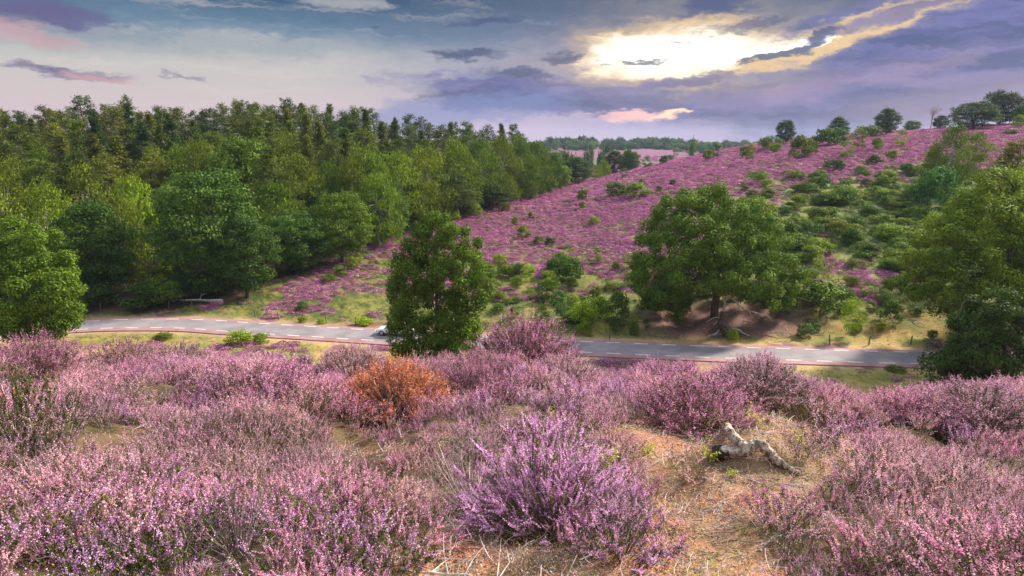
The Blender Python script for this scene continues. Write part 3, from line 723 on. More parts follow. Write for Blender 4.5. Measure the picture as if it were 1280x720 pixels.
# loose dead branches on the litter
def branch(seed, L_=.4):
    b = MB(); n = 8; P = np.zeros((n, 3)); d = np.array([1., 0, .1]); 
    for i in range(1, n):
        d = norm((d+rng.normal(size=3)*[.25, .35, .15])[None])[0]; P[i] = P[i-1]+d*L_/n
    P[:, 2] = np.abs(P[:, 2])*.5+.01; b.tube(P, np.linspace(.0065, .002, n), 0, 5, wob=.3)
    for k in range(5):
        i = rng.integers(2, n-1); dd = norm((rng.normal(size=3)*[1, 1, .4]+[.5, 0, .3])[None])[0]; l = L_*(.15+.25*rng.random())
        b.tube(np.array([P[i], P[i]+dd*l*.5+rng.normal(size=3)*.012, P[i]+dd*l+[0, 0, .015]]), [.0035, .0025, .001], 0, 4)
    return b.mesh('dead_branch', [M['dead']])
br_ = [branch(i, .35+.1*i) for i in range(4)]
for k, (u, v, s, a, lab) in enumerate([(893, 662, 1.1, 0, 'long brown stick lying across the bare litter'), (905, 645, .7, 1.2, 'short forked twig behind the long stick'), (1035, 668, 1.1, 2.6, 'curved pale branch arching out of the right heather'),
    (712, 702, .8, .8, 'white forked twig below the large lilac bush'), (870, 700, 1., 2.4, 'bleached twig at the bottom of the bare litter'), (950, 690, 1.1, .3, 'long bleached twig between bare litter and right heather'),
    (560, 690, 1., 1.1, 'grey twig lying left of the brown tussock'), (500, 712, 1.2, .2, 'pale branch at the bottom left of centre'), (170, 655, 1.1, .2, 'bare pale branch caught in the left heather'),
    (470, 665, 1., .9, 'grey twig on the small tan clearing at the left'), (965, 612, .9, 1.9, 'grey twig just below the pale log'), (1100, 712, 1.2, 2.2, 'bleached branch at the bottom right corner area'), (880, 556, .9, 2, 'thin grey branch leaning behind the charred log end'),
    (760, 655, .9, .1, 'thin bleached twig under the right side of the large lilac bush')]):
    place('dead_branch', br_[k % 4], u, v, lab, 'branch', 'dead branches on the ground', s, a)

for u_, v_ in [(905, 575), (925, 580), (945, 585), (965, 590), (985, 597), (1000, 602), (915, 600), (950, 612), (985, 618), (935, 635)]:
    p_ = ground(u_, v_); HOLES.append((p_[0], p_[1], .27))
# ---- the heather itself
Pn = []; 
def layer(y0, y1, s, kinds, pick, smin, smax, dens=1., xr=1.02):
    x, y = jgrid(-xr*y1-1.2, xr*y1+1.2, y0, y1, s)
    m = (np.abs(x) < xr*y+1.4) & free(x, y); x, y = x[m], y[m]
    z = H(x, y); c = cover(x, y, z)
    m = rng.random(len(x)) < c['h']*dens*np.clip((fbm(x/.75, y/.75, 171)-.37)*9, .08, 1)*np.where(road_dist(x, y) < 4.6, 0, 1); x, y, z = x[m], y[m], z[m]
    n = len(x); f = np.clip((fbm(x/1.3, y/1.3, 5)-.5)*2.4+.5, 0, 1)
    sc = smin+(smax-smin)*f*(.8+.4*rng.random(n)); 
    gapn = fbm(x/.9, y/.9, 123); sc = np.where(gapn < .43, sc*.5, sc)
    rot = np.stack([rng.normal(size=n)*.13-.05, rng.normal(size=n)*.13, rng.random(n)*6.28], 1)
    return np.stack([x, y, z-.01], 1), rot, np.stack([sc*1.08, sc*1.08, sc*(.75+.35*rng.random(n))], 1), pick(x, y, n)
def pick_near(x, y, n):
    w = fbm(x/1.1, y/1.1, 131); r = rng.random(n)*.35-.17; k = w+r+np.clip((y-3)/14, -.1, .2)+np.where(x > .8, .02, 0)
    return np.where(k < .45, 5+rng.integers(0, 2, n), np.where(k < .62, rng.integers(0, 5, n), 7+rng.integers(0, 2, n)))
def pick_mid(x, y, n):
    w = fbm(x/1.6, y/1.6, 137)+rng.random(n)*.3-.15
    return np.where(w < .34, 4, np.where(w < .56, rng.integers(0, 2, n), np.where(w < .64, 5, 2+rng.integers(0, 2, n))))
A = layer(.9, 6.2, .15, near, pick_near, .5, 1.1)
m_ = ~((np.abs(A[0][:, 0]) < .5) & (A[0][:, 1] < 1.1))
gn_stuff('heather', 'dense pink flowering heather covering the foreground slope', 'heather', A[0][m_], A[1][m_], A[2][m_], A[3][m_], near)
B1 = layer(6.2, 14, .18, mid, pick_mid, .5, 1.1); B2 = layer(14, 26, .28, mid, pick_mid, .6, 1.2)
cat = lambda i: np.concatenate([B1[i], B2[i]])
gn_stuff('heather', 'dusty pink heather covering the crest of the foreground slope', 'heather', cat(0), cat(1), cat(2), cat(3), mid)
# litter
tw = []
for k in range(5):
    b = MB(); n = 5; P = np.cumsum(np.vstack([[0, 0, 0.004], norm(rng.normal(size=(n-1, 3))*[.35, .35, .06]+[1, 0, .02])*.045]), 0); b.tube(P, np.linspace(.0030, .0014, n), 0, 3); tw.append(b.mesh('twig', [M['palestem' if k == 1 else 'twig']]))
for k in range(3):
    b = MB(); C = rng.normal(size=(40, 3))*[.05, .05, .004]+[0, 0, .006]; Aq, Bq = frame(norm(rng.normal(size=(40, 3))*.45+[0, 0, 1])); b.quads(C, Aq*.007, Bq*.0035, 0); tw.append(b.mesh('leaf_litter', [M[['rust', 'twig', 'straw'][k]]]))
x, y = jgrid(-6, 7, .9, 9, .055); z = H(x, y); c = cover(x, y, z); m = (rng.random(len(x)) < c['b']*.9+.2); x, y, z = x[m], y[m], z[m]; n = len(x); s = .6+.9*rng.random(n)
gn_stuff('twig_litter', 'orange brown litter of needles and pale twigs on the bare ground', 'litter', np.stack([x, y, z+.003], 1), np.stack([rng.normal(size=n)*.15, rng.normal(size=n)*.15, rng.random(n)*6.28], 1), np.stack([s]*3, 1), rng.integers(0, 8, n), tw)
# low grass in openings of the foreground
gs = [blades(16, .07, 1.2, .0014, 'straw', base=.04), blades(16, .06, 1.1, .0014, 'grass', base=.04)]
x, y = jgrid(-4, 6, .9, 9, .09); z = H(x, y); c = cover(x, y, z); m = (rng.random(len(x)) < c['b']*np.clip((fbm(x/.7, y/.7, 151)-.45)*4, 0, .8)); x, y, z = x[m], y[m], z[m]; n = len(x); s = .6+.8*rng.random(n)
gn_stuff('dry_grass', 'thin dry grass scattered over the bare litter', 'grass', np.stack([x, y, z], 1), np.stack([z*0, z*0, rng.random(n)*6.28], 1), np.stack([s]*3, 1), rng.integers(0, 2, n), gs)
# ------------------------------------------------------------------ heather, grass of the hill and verges
def clump(nq, r, h, sz, mats, frac, up=.5):
    b = MB(); a = rng.random(nq)*6.28; rr = np.sqrt(rng.random(nq)); zz = h*np.sqrt(np.clip(1-rr**2, 0, 1))*(.6+.4*rng.random(nq))
    C = np.stack([np.cos(a)*rr*r, np.sin(a)*rr*r, zz+.02], 1); N = norm(np.stack([np.cos(a)*rr, np.sin(a)*rr, np.full(nq, up)], 1)+rng.normal(size=(nq, 3))*.45)
    A, B = frame(N); s = sz*(.6+.8*rng.random((nq, 1))); hi = zz/h+rng.normal(size=nq)*.3 > 1-frac
    if hi.any(): b.quads(C[hi], A[hi]*s[hi], B[hi]*s[hi]*.6, 0)
    if (~hi).any(): b.quads(C[~hi], A[~hi]*s[~hi], B[~hi]*s[~hi]*.45, 1)
    return b.mesh('clump', mats)
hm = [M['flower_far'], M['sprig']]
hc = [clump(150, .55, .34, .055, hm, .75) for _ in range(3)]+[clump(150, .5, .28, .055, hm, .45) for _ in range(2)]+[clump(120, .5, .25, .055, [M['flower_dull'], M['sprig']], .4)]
def scatter(y0, y1, s, xr, key, dens, kinds, name, label, catg, smin=.7, smax=1.3, extra=None, xlim=None):
    x, y = jgrid(-xr*y1, xr*y1, y0, y1, s); m = np.abs(x) < xr*y+3
    if xlim: m &= (x/np.maximum(y, 1) > xlim[0]) & (x/np.maximum(y, 1) < xlim[1])
    x, y = x[m], y[m]; z = H(x, y); c = cover(x, y, z); w = c[key] if isinstance(key, str) else key(c)
    m = (rng.random(len(x)) < w*dens) & (road_dist(x, y) > 4.3)
    if extra is not None: m &= extra(x, y, c)
    x, y, z = x[m], y[m], z[m]; n = len(x); f = np.clip((fbm(x/4, y/4, 5)-.5)*2+.5, 0, 1); sc = smin+(smax-smin)*(f*.6+.4*rng.random(n))
    print(name, n)
    return np.stack([x, y, z-.02], 1), np.stack([rng.normal(size=n)*.1, rng.normal(size=n)*.1, rng.random(n)*6.28], 1), np.stack([sc, sc, sc*(.8+.5*rng.random(n))], 1), (rng.integers(0, kinds, n) if kinds != 6 else np.where(fbm(x/11, y/5, 181)+rng.random(n)*.3-.15 > .56, rng.integers(3, 6, n), rng.integers(0, 4, n)))
xl = (-.62, .95)
S1 = scatter(74, 150, .64, .95, 'h', .86, 6, 'hill near', '', '', xlim=xl)
S2 = scatter(150, 300, 1.15, .9, 'h', .82, 6, 'hill far', '', '', 1.3, 2.2, xlim=(-.2, .9))
cc = lambda A, B: [np.concatenate([a, b]) for a, b in zip(A, B)]
S = cc(S1, S2)
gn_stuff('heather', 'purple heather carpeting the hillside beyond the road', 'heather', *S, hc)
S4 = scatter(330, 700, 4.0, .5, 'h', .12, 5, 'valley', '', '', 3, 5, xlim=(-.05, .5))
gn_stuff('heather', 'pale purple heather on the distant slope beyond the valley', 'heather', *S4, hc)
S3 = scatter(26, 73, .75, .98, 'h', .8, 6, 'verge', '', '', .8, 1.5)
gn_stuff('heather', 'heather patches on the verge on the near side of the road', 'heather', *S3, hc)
def tuft(n, l, w, m, sp=.9, base=.25):
    me = blades(n, l, sp, w, m, base=base); return me
gk = [tuft(26, .32, .012, 'grass'), tuft(26, .28, .012, 'grass'), tuft(26, .34, .011, 'straw')]
G1 = scatter(52, 118, .6, .98, lambda c: np.clip(1-c['h']-c['g']-c['f']-c['s'], 0, 1)*np.clip((fbm(c['u']/7, c['v']/4, 5)-.3)*3, 0, 1), .8, 3, 'grass', '', '', .5, 1.2)
gn_stuff('grass', 'short yellow green grass on the verges and lower hillside', 'grass', *G1, gk)
sk = [clump(200, .62, .42, .07, [M['shrub'], M['shrub']], .5), clump(200, .55, .5, .07, [M['shrub'], M['shrub']], .5), clump(160, .55, .34, .07, [M['sprig'], M['shrub']], .5)]
G2 = scatter(76, 190, 1.0, .95, 'g', .6, 3, 'bilberry', '', '', .5, 1.5)
gn_stuff('bilberry', 'green carpet of low bilberry between the shrubs on the right hillside', 'ground cover', *G2, sk)
# sticks under the leaning tree
b = [MB().tube(np.cumsum(np.vstack([[0, 0, .05], norm(rng.normal(size=(5, 3))*[.5, .5, .25]+[1, 0, .05])*.28]), 0), np.linspace(.035, .015, 6), 0, 4).mesh('stick', [M['dead']]) for _ in range(5)]
x, y = jgrid(15, 42, 72, 92, .75); z = H(x, y); c = cover(x, y, z); m = (c['s'] > .4) & (rng.random(len(x)) < .33) & (c['u'] > 790) & (road_dist(x, y) > 4.5); x, y, z = x[m], y[m], z[m]; n = len(x); s = .5+.8*rng.random(n)
gn_stuff('fallen_sticks', 'bleached fallen sticks on the bare soil under the old leaning tree', 'sticks', np.stack([x, y, z], 1), np.stack([z*0, z*0, rng.random(n)*6.28], 1), np.stack([s]*3, 1), rng.integers(0, 5, n), b)
# ------------------------------------------------------------------ trees
def limb(p0, p1, r0, r1, n=6, bend=.12, sag=0):
    p0 = np.array(p0, float); p1 = np.array(p1, float); L_ = np.linalg.norm(p1-p0); t_ = np.linspace(0, 1, n)[:, None]
    P = p0+(p1-p0)*t_+np.sin(t_*math.pi)*rng.normal(size=3)*L_*bend*.5+(rng.normal(size=(n, 3))*L_*.02)*np.sin(t_*math.pi); P[:, 2] += (np.sin(t_*math.pi)*L_*.1)[:, 0]
    return P, np.linspace(r0, r1, n)
def broadleaf(Ht, Wd, th, nl, leaf, seed, droop=0, lobe=(.11, .19), dens=1., shape=1.0, flatb=.55, lo=0., barkm='bark', fol='leaf', trunk_r=None, elong=.55, holes=0.):
    """trunk, limbs out to leafy clumps spread over the crown; returns (trunk mesh, crown mesh) with the base at the origin"""
    global rng
    rng = np.random.default_rng(seed); tr = MB(); cr = MB(); cz0 = Ht*th; ch = Ht-cz0; Rr = Wd/2
    L_ = []; VV = []; tries = 0
    while len(L_) < nl and tries < 6000:
        tries += 1
        v = unit(1)[0]*rng.random()**.2
        if v[2] < -flatb-.25*rng.random(): continue
        if any((v[0]-w_[0])**2+(v[1]-w_[1])**2+(v[2]-w_[2])**2 < (.19 if nl > 70 else .0)**2 for w_ in VV): continue
        if holes and vnoise(v[0]*3+seed, v[2]*3+v[1]*2, seed) < holes: continue
        VV.append(v); x, y, z = v[0]*Rr*.84, v[1]*Rr*.84, cz0+ch*(.5+.46*v[2]*1.0)
        k = 1-max(0, v[2])**2*.25*shape
        r = Wd*rng.uniform(*lobe)*(.8+.3*rng.random()); L_.append((x*k, y*k, z-droop*(abs(v[0])+abs(v[1]))*ch*.2, r))
    r0 = trunk_r or Ht*.022
    top = np.array([rng.normal()*.02*Ht, rng.normal()*.02*Ht, cz0+ch*.62])
    P, rad = limb((0, 0, -.4), top, r0*1.15, r0*.35, 9, .05); rad[0] *= 1.4; tr.tube(P, rad, 0, 8, wob=.15)
    for (x, y, z, r) in L_[::max(1, nl//26)]:
        s = rng.uniform(.35, .9); i = s*8; q0 = P[int(i)]*(1-(i % 1))+P[min(int(i)+1, 8)]*(i % 1); pp, rr_ = limb(q0, (x, y, z), r0*.34, r0*.08, 6, .15); tr.tube(pp, rr_, 0, 5)
    for (x, y, z, r) in L_:
        lt = rng.uniform(.25, .75); n = int(dens*r*r*11/(leaf*leaf)*.25)+20; d = unit(n); d[:, 2] = np.where(d[:, 2] < -.1, d[:, 2]*.5, d[:, 2]); rad_ = (.55+.5*rng.random(n)**.6)[:, None]
        C = np.array([x, y, z])+norm(d)*rad_*r*np.array([1.08, 1.08, .70+droop*.6]); C[:, 2] = np.maximum(C[:, 2], lo)
        C += rng.normal(size=(n, 3))*leaf*.5
        N = norm(norm(d)*.9+np.array([0, 0, .35])+rng.normal(size=(n, 3))*.36); A, B = frame(N)
        if droop > .3: A = norm(A*.4+np.array([0, 0, -1.])); B = norm(np.cross(A, N+rng.normal(size=(n, 3))*.3))
        s = leaf*(.55+.8*rng.random((n, 1))); tn = np.clip(lt+rng.normal(size=n)*.2, 0, 1); cr.quads(C, A*s, B*s*elong, 0, tn)
    # loose sprays poking out of the outline
    for (x, y, z, r) in L_[::2]:
        d = norm(np.array([[x, y, (z-cz0-ch*.4)]])+rng.normal(size=3)*.5)[0]; n = 14; s = rng.random(n)**1.5; C = np.array([x, y, z])+d*r*(.8+s*.5)[:, None]+rng.normal(size=(n, 3))*leaf*.8
        A, B = frame(norm(rng.normal(size=(n, 3))+[0, 0, .5])); cr.quads(C, A*leaf*.8, B*leaf*.45, 0)
    return tr.mesh('trunk', [M[barkm]]), cr.mesh('crown', [M[fol]])
def conifer(Ht, Wd, seed, pine=True, dens=1.):
    tr = MB(); cr = MB(); P, rad = limb((0, 0, -.5), (0, 0, Ht), Ht*.017, .03, 10, .015); tr.tube(P, rad, 0, 6)
    z = Ht*(.28 if pine else .12); k = 0
    while z < Ht*.99:
        f = (z/Ht); L0 = Wd/2*((1-((f-.45)/.62)**2) if pine else (1-f)**.8*1.15+.06); L0 = max(L0, .35)
        for j in range(5 if pine else 6):
            if rng.random() < (.22 if pine else .08): continue
            a = rng.random()*6.28; l = L0*(.6+.55*rng.random()); up = (.35 if f > .7 else .1) if pine else -.08+.35*f
            d = norm(np.array([[math.cos(a), math.sin(a), up+rng.normal()*.12]]))[0]; p0 = np.array([0, 0, z]); p1 = p0+d*l
            pp, rr_ = limb(p0, p1, .05, .015, 4, .1); tr.tube(pp, rr_, 0, 3)
            n = int(dens*(52 if pine else 46)*(.4+l/2.2)); s = (.35+.65*rng.random(n)**.7) if pine else (.12+.88*rng.random(n)); w = .28 if pine else .16
            C = p0+d*l*s[:, None]+rng.normal(size=(n, 3))*[w*l*.45+.12, w*l*.45+.12, .26]
            dirs = norm(d*.8+np.array([0, 0, .35 if pine else -.1])+rng.normal(size=(n, 3))*.55); A = dirs*.26; B = norm(np.cross(dirs, rng.normal(size=(n, 3))))*.065
            tn = np.clip(.5+rng.normal(size=n)*.25, 0, 1); cr.quads(C, A, B, 0, tn)
        z += Ht*.032*(1 if f > .5 else 1.15)
    return tr.mesh('trunk', [M['bark']]), cr.mesh('crown', [M['needle']])
KIND = {}
KIND['oak'] = [broadleaf(14, 13, .04, 120, .17, 10+i, flatb=.8, lobe=(.07, .125), holes=.2, dens=1.05) for i in range(3)]
KIND['oakdark'] = KIND['oak']
KIND['birch'] = [broadleaf(15, 8.5, .08, 105, .16, 20+i, droop=.6, lobe=(.085, .14), barkm='birch', trunk_r=.17, flatb=.9, elong=.42, dens=.8, shape=2, holes=.25) for i in range(3)]
KIND['young'] = [broadleaf(7, 4.4, .06, 36, .14, 30+i, droop=.4, lobe=(.12, .2), trunk_r=.07, flatb=.95, dens=.8, shape=2.4) for i in range(2)]
KIND['pine'] = [conifer(20, 8.0, 40+i, True) for i in range(4)]
KIND['skypine'] = [conifer(20, 7.5, 45+i, True, .6) for i in range(4)]
KIND['fir'] = [conifer(20, 7.0, 50+i, False) for i in range(3)]
KIND['bush'] = [broadleaf(2.0, 2.6, .0, 22, .085, 60+i, lobe=(.13, .22), trunk_r=.03, flatb=.4, lo=.02) for i in range(3)]
KIND['juniper'] = [broadleaf(2.4, 1.7, .0, 24, .075, 70+i, lobe=(.14, .22), trunk_r=.03, flatb=.9, lo=.02, shape=2.5, elong=.35) for i in range(2)]
DIM = dict(oak=(14, 13), oakdark=(14, 13), birch=(15, 8.5), young=(7, 4.4), pine=(20, 7.6), skypine=(20, 7.6), fir=(20, 7), bush=(2., 2.6), juniper=(2.4, 1.7))
TINT = dict(oak=(1.1, 1.1, 1), pale=(1.6, 1.45, .8), dark=(.62, .78, .95), blue=(.6, .95, 1.55), olive=(1.6, 1.3, .9), lime=(2.1, 1.9, .7), warm=(1.6, 1.25, .9), grey=(.9, .95, 1.3), black=(.5, .55, .7), dim=(.62, .66, .8), far=(.30, .42, .80), light=(1.15, 1.2, .9), cool=(.68, .82, 1.0), wide=(1.6, 1.42, .9), mid=(1.3, 1.3, .85))  # the far tint has the blue of distance haze put into the leaf colour
cnt = 0
def tree(kind, x, y, Ht, Wd, tint, label, cat='tree', group=None, name='tree', z=None, rz=None):
    global cnt
    me = KIND[kind][cnt % len(KIND[kind])]; cnt += 1; dh, dw = DIM[kind]
    if z is None: z = Hs(x, y)
    e_ = bpy.data.objects.new(name, None); e_.empty_display_size = .5; link(e_); e_.location = (x, y, z-.05); e_.rotation_euler = (0, 0, rng.random()*6.28 if rz is None else rz)
    e_.scale = (Wd/dw, Wd/dw, Ht/dh); q(e_, label=label, category=cat)
    if group: e_['group'] = group
    for nm, m_ in zip(('trunk', 'crown'), me):
        c = bpy.data.objects.new(nm, m_); link(c, e_)
        tt = TINT[tint]; j = .9+.2*rng.random(); c.color = (tt[0]*j, tt[1]*j, tt[2]*j, 1)
    return e_
def shrub(kind, x, y, Ht, Wd, tint, label, cat='shrub', group=None, name='shrub', z=None):
    global cnt
    me = KIND[kind][cnt % len(KIND[kind])][1]; cnt += 1; dh, dw = DIM[kind]
    if z is None: z = Hs(x, y)
    o = link(bpy.data.objects.new(name, me)); o.location = (x, y, z-.06); o.rotation_euler = (0, 0, rng.random()*6.28); o.scale = (Wd/dw, Wd/dw, Ht/dh)
    tt = TINT[tint]; j = .85+.3*rng.random(); o.color = (tt[0]*j, tt[1]*j, tt[2]*j, 1); q(o, label=label, category=cat)
    if group: o['group'] = group
    return o
def tree_px(kind, u, vtop, wpx, Y, tint, label, **k):
    """a tree standing on the ground at forward distance Y, as tall as its top in the photograph"""
    dp = Y*CP; x = (u-640)/F*Y; z0 = Hs(x, Y)
    for _ in range(3):
        dpt = Y*CP-(z0-EYE+6)*SP; x = (u-640)/F*dpt; z0 = Hs(x, Y)
    top = at(u, vtop, Y)[2]; return tree(kind, x, Y, max(top-z0, 1.5)*(1.04 if kind in ('birch', 'oak') else .98), wpx*dpt/F, tint, label, **k)
fw = dict(group='trees of the forest edge')
FT = [  # kind, u, vtop, width px, Y, tint, label
 ('birch', -20, 205, 130, 96, 'olive', 'olive birch at the left edge behind the bright green tree'),
 ('oak', 118, 252, 112, 92, 'dark', 'dark oak behind the left end of the road'),
 ('birch', 62, 225, 100, 101, 'pale', 'yellow green birch left of the dark oak by the road'),
 ('birch', 108, 205, 92, 112, 'olive', 'tall olive birch above the dark oak by the road'),
 ('birch', 170, 214, 90, 102, 'pale', 'yellow green birch between the two darkest oaks'),
 ('birch', 150, 238, 80, 96, 'olive', 'shorter olive birch hanging over the right side of the dark roadside oak'),
 ('oak', 262, 212, 150, 95, 'cool', 'large bluish green oak left of the brown path'),
 ('oak', 305, 268, 95, 93, 'dark', 'low spreading oak leaning over the brown path'),
 ('birch', 255, 170, 80, 124, 'olive', 'tall birch with pale stem above the large bluish oak'),
 ('oak', 310, 172, 110, 122, 'oak', 'green oak crown rising above the brown path'),
 ('birch', 372, 188, 92, 120, 'olive', 'olive birch right of the green oak above the path'),
 ('oak', 368, 262, 90, 104, 'dark', 'dark oak standing right of the brown path'),
 ('oak', 425, 240, 92, 109, 'mid', 'round green oak at the corner where the heather meets the forest'),
 ('birch', 345, 222, 90, 110, 'mid', 'mid green birch behind the path oaks'),
 ('oak', 400, 225, 80, 122, 'dark', 'dark oak behind the round corner oak'),
 ('birch', 452, 184, 100, 128, 'pale', 'tall weeping birch above the round corner oak'),
 ('birch', 497, 186, 84, 134, 'pale', 'weeping birch directly left of the free standing roadside tree'),
 ('birch', 532, 178, 86, 140, 'olive', 'grey olive weeping birch behind the free standing roadside tree'),
 ('birch', 568, 174, 78, 147, 'pale', 'weeping birch above the right side of the free standing roadside tree'),
 ('birch', 598, 170, 72, 154, 'mid', 'tall birch in the middle of the right forest edge'),
 ('birch', 625, 168, 66, 160, 'olive', 'narrow birch near the right end of the forest edge'),
 ('birch', 648, 169, 62, 168, 'mid', 'birch with white stem third from the right end of the forest'),
 ('birch', 670, 174, 56, 174, 'oak', 'birch with white stem second from the right end of the forest'),
 ('oak', 684, 184, 50, 186, 'dark', 'dark round tree closing the right end of the forest'),
 ('birch', 28, 198, 95, 118, 'olive', 'olive birch above the bright green tree'),
 ('oak', 215, 232, 80, 106, 'oak', 'green oak behind the large bluish oak on its left'),
 ('oak', 475, 226, 76, 124, 'dark', 'dark oak between the corner oak and the weeping birches'),
]
for (k, u, vt, w, Y, ti, lab) in FT:
    nm = {'oak': 'oak_tree', 'birch': 'birch_tree'}[k]
    tree_px(k, u, vt, w, Y, ti, lab, group=None if Y < 70 else 'trees of the forest edge', name=nm)
# the pines behind, in rows that climb the slope
TOPU = [-200, 0, 60, 110, 170, 250, 330, 400, 440, 480, 520, 560, 620, 650, 680, 700]; TOPV = [140, 138, 134, 128, 124, 136, 125, 128, 134, 140, 150, 152, 164, 168, 180, 190]
pl = {0: 'yellowish green pine in the middle rows of the forest', 1: 'dark green pine in the back rows of the forest', 2: 'ragged pine on the forest skyline'}
for row, (Y, dv, st_, kinds) in enumerate([(118, 62, 42, ('birch', 'pine')), (130, 40, 34, ('pine', 'birch', 'fir')), (142, 24, 30, ('pine', 'fir')), (156, 10, 24, ('pine', 'pine', 'fir')), (172, 3, 19, ('pine', 'pine', 'pine', 'fir')), (190, 8, 22, ('pine', 'fir'))]):
    u = -190+row*9
    while u < 692-max(0, (150-Y))*2.5:
        uu = u+rng.normal()*st_*.2; vt = np.interp(uu, TOPU, TOPV)+dv+rng.normal()*5-(0 if row < 3 else abs(rng.normal())*3)
        k = kinds[rng.integers(0, len(kinds))]; k = 'skypine' if row >= 3 and k == 'pine' else k; YY = Y+rng.normal()*4+max(0, (uu-450))*.22
        if k == 'birch': tree_px('birch', uu, vt+8, 60*130/YY*1.1, YY, rng.choice(['olive', 'mid', 'warm']), 'birch crown among the pines in the middle of the forest', group='birches inside the forest', name='birch_tree')
        else: tree_px(k, uu, vt, rng.uniform(44, 62)*150/YY, YY, rng.choice(['mid', 'oak', 'oak', 'dark', 'olive'] if row < 5 and uu < 500 else ['oak', 'grey', 'dark', 'dark']), pl[0 if row < 2 else 1 if row < 4 else 2], group=['pines in the middle rows', 'pines in the back rows', 'pines on the forest skyline'][0 if row < 2 else 1 if row < 4 else 2], name='pine_tree')
        u += st_
# undergrowth along the forest foot
def shrub_px(kind, u, v, w, h, tint, label, **k):
    p = ground(u, v); dpt = p[1]*CP-(p[2]-EYE)*SP; return shrub(kind, p[0], p[1], h*dpt/F*1.3, w*dpt/F*1.15, tint, label, z=p[2], **k)
for (u, v, w, h, ti, lab) in [(178, 386, 50, 24, 'dark', 'dark green bush at the forest foot by the left road bend'), (205, 384, 40, 30, 'oak', 'green bush right of the dark one at the forest foot'), (232, 372, 28, 26, 'blue', 'bluish bush beside the fallen white trunk'), (208, 352, 22, 20, 'lime', 'small light green sapling crown at the forest foot'), (268, 372, 36, 26, 'dark', 'dark bush at the forest foot above the fallen white trunk'), (120, 384, 50, 22, 'black', 'very dark bush below the roadside oak')]:
    shrub_px('bush', u, v, w, h, ti, lab, group='bushes at the forest foot')
# free standing trees: leafy clumps fill a crown of the measured outline, round in plan
def outline_tree(name, u0, Y, outl, leaf, rr, label, tint, trunk_r, step=13, depth=.85, keep=.88, skip=None, extra=(), droop=.8, seed=1, ntop=3, base=None, dens=1., roots=None):
    global rng
    keep_rng = rng; rng = np.random.default_rng(seed)
    if base is None:
        z0 = Hs((u0-640)/F*Y, Y); dp = Y*CP-(z0-EYE)*SP; x0 = (u0-640)/F*dp; g0 = np.array([x0, Y, Hs(x0, Y)])
    else: g0 = base; Y = g0[1]; dp = Y*CP-(g0[2]-EYE)*SP
    S_ = dp/F; loc = lambda u, v, dy=0.: at(u, v, Y+dy)-g0
    tr = MB(); cr = MB(); L3 = []
    for v_, (ua, ub) in outl.items():
        nn = max(1, int((ub-ua)/step))
        for i in range(nn):
            u_ = ua+(ub-ua)*(i+.5)/nn+rng.normal()*step*.3
            if skip and skip(u_, v_): continue
            half = (ub-ua)/2*S_; xx = (u_-(ua+ub)/2)*S_; dm = math.sqrt(max(half*half-xx*xx, .3))*depth
            for sd_ in (-1, 1, rng.uniform(-.5, .5)):
                if rng.random() > keep: continue
                L3.append((*loc(u_, v_+rng.normal()*step*.45, sd_*dm*rng.uniform(.55, 1.02)), rng.uniform(*rr)))
    for (u_, v_, dy, r) in extra: L3.append((*loc(u_, v_, dy), r))
    for (x, y, z, r) in L3:
        n = int(dens*300*(r/1.05)**2*(.15/leaf)**2)+30; d_ = unit(n); z = max(z, r*.35)
        C = np.array([x, y, z])+d_*(.5+.55*rng.random((n, 1))**.6)*r*[1, 1, droop]+rng.normal(size=(n, 3))*leaf*.5; C[:, 2] = np.maximum(C[:, 2], .05)
        N = norm(d_*.9+[0, 0, .3]+rng.normal(size=(n, 3))*.36); A, B = frame(N); s = leaf*(.55+.75*rng.random((n, 1)))
        cr.quads(C, A*s, B*s*.55, 0, np.clip(rng.uniform(.25, .7)+rng.normal(size=n)*.2, 0, 1))
        if rng.random() < .5:
            dd = norm(np.array([[x, y, (z-3)*.6]])+rng.normal(size=3)*.4)[0]; n = 16; q_ = rng.random(n); C = np.array([x, y, z])+dd*r*(.8+q_*.6)[:, None]+rng.normal(size=(n, 3))*leaf*.6
            A, B = frame(unit(n)); cr.quads(C, A*leaf*.8, B*leaf*.45, 0)
    zt = max(l[2] for l in L3); P_, r_ = limb((0, 0, -.3), (rng.normal()*.3, rng.normal()*.3, zt*(.38 if base is not None else .75)), trunk_r*1.2, trunk_r*(.75 if base is not None else .3), 8, .05); tr.tube(P_, r_, 0, 10, wob=.3)
    for k in range(0, len(L3), max(1, len(L3)//22)):
        i = rng.integers(3, 8); pp, rr_ = limb(P_[i], L3[k][:3], trunk_r*.32, .03, 7, .18); tr.tube(pp, rr_, 0, 5)
    e_ = link(bpy.data.objects.new(name, None)); e_.location = tuple(g0); q(e_, label=label, category='tree')
    tr.obj('trunk', [M['bark']], e_); o_ = cr.obj('crown', [M['leaf']], e_); tt = TINT[tint]; o_.color = (*tt, 1)
    rng = keep_rng; print(name, len(L3), sum(len(f) for f in cr.F)); return e_, g0, loc
outline_tree('roadside_tree', 549, 64, {278: (538, 562), 292: (520, 588), 308: (506, 603), 324: (497, 611), 340: (490, 616), 356: (486, 616), 372: (484, 612), 388: (488, 606), 404: (488, 604), 418: (492, 600), 430: (496, 596), 442: (502, 592)}, .115, (.55, .95),
    'free standing green tree on the near verge that hides the white car', 'light', .2, step=11, seed=5, keep=.86)
outline_tree('oak_tree', 22, 66, {288: (2, 44), 304: (-22, 66), 322: (-40, 84), 342: (-52, 96), 362: (-56, 102), 382: (-52, 100), 398: (-48, 92), 412: (-40, 80)}, .13, (.65, 1.15), 'big bright green tree in front of the left end of the road', 'light', .25, step=13, seed=6)
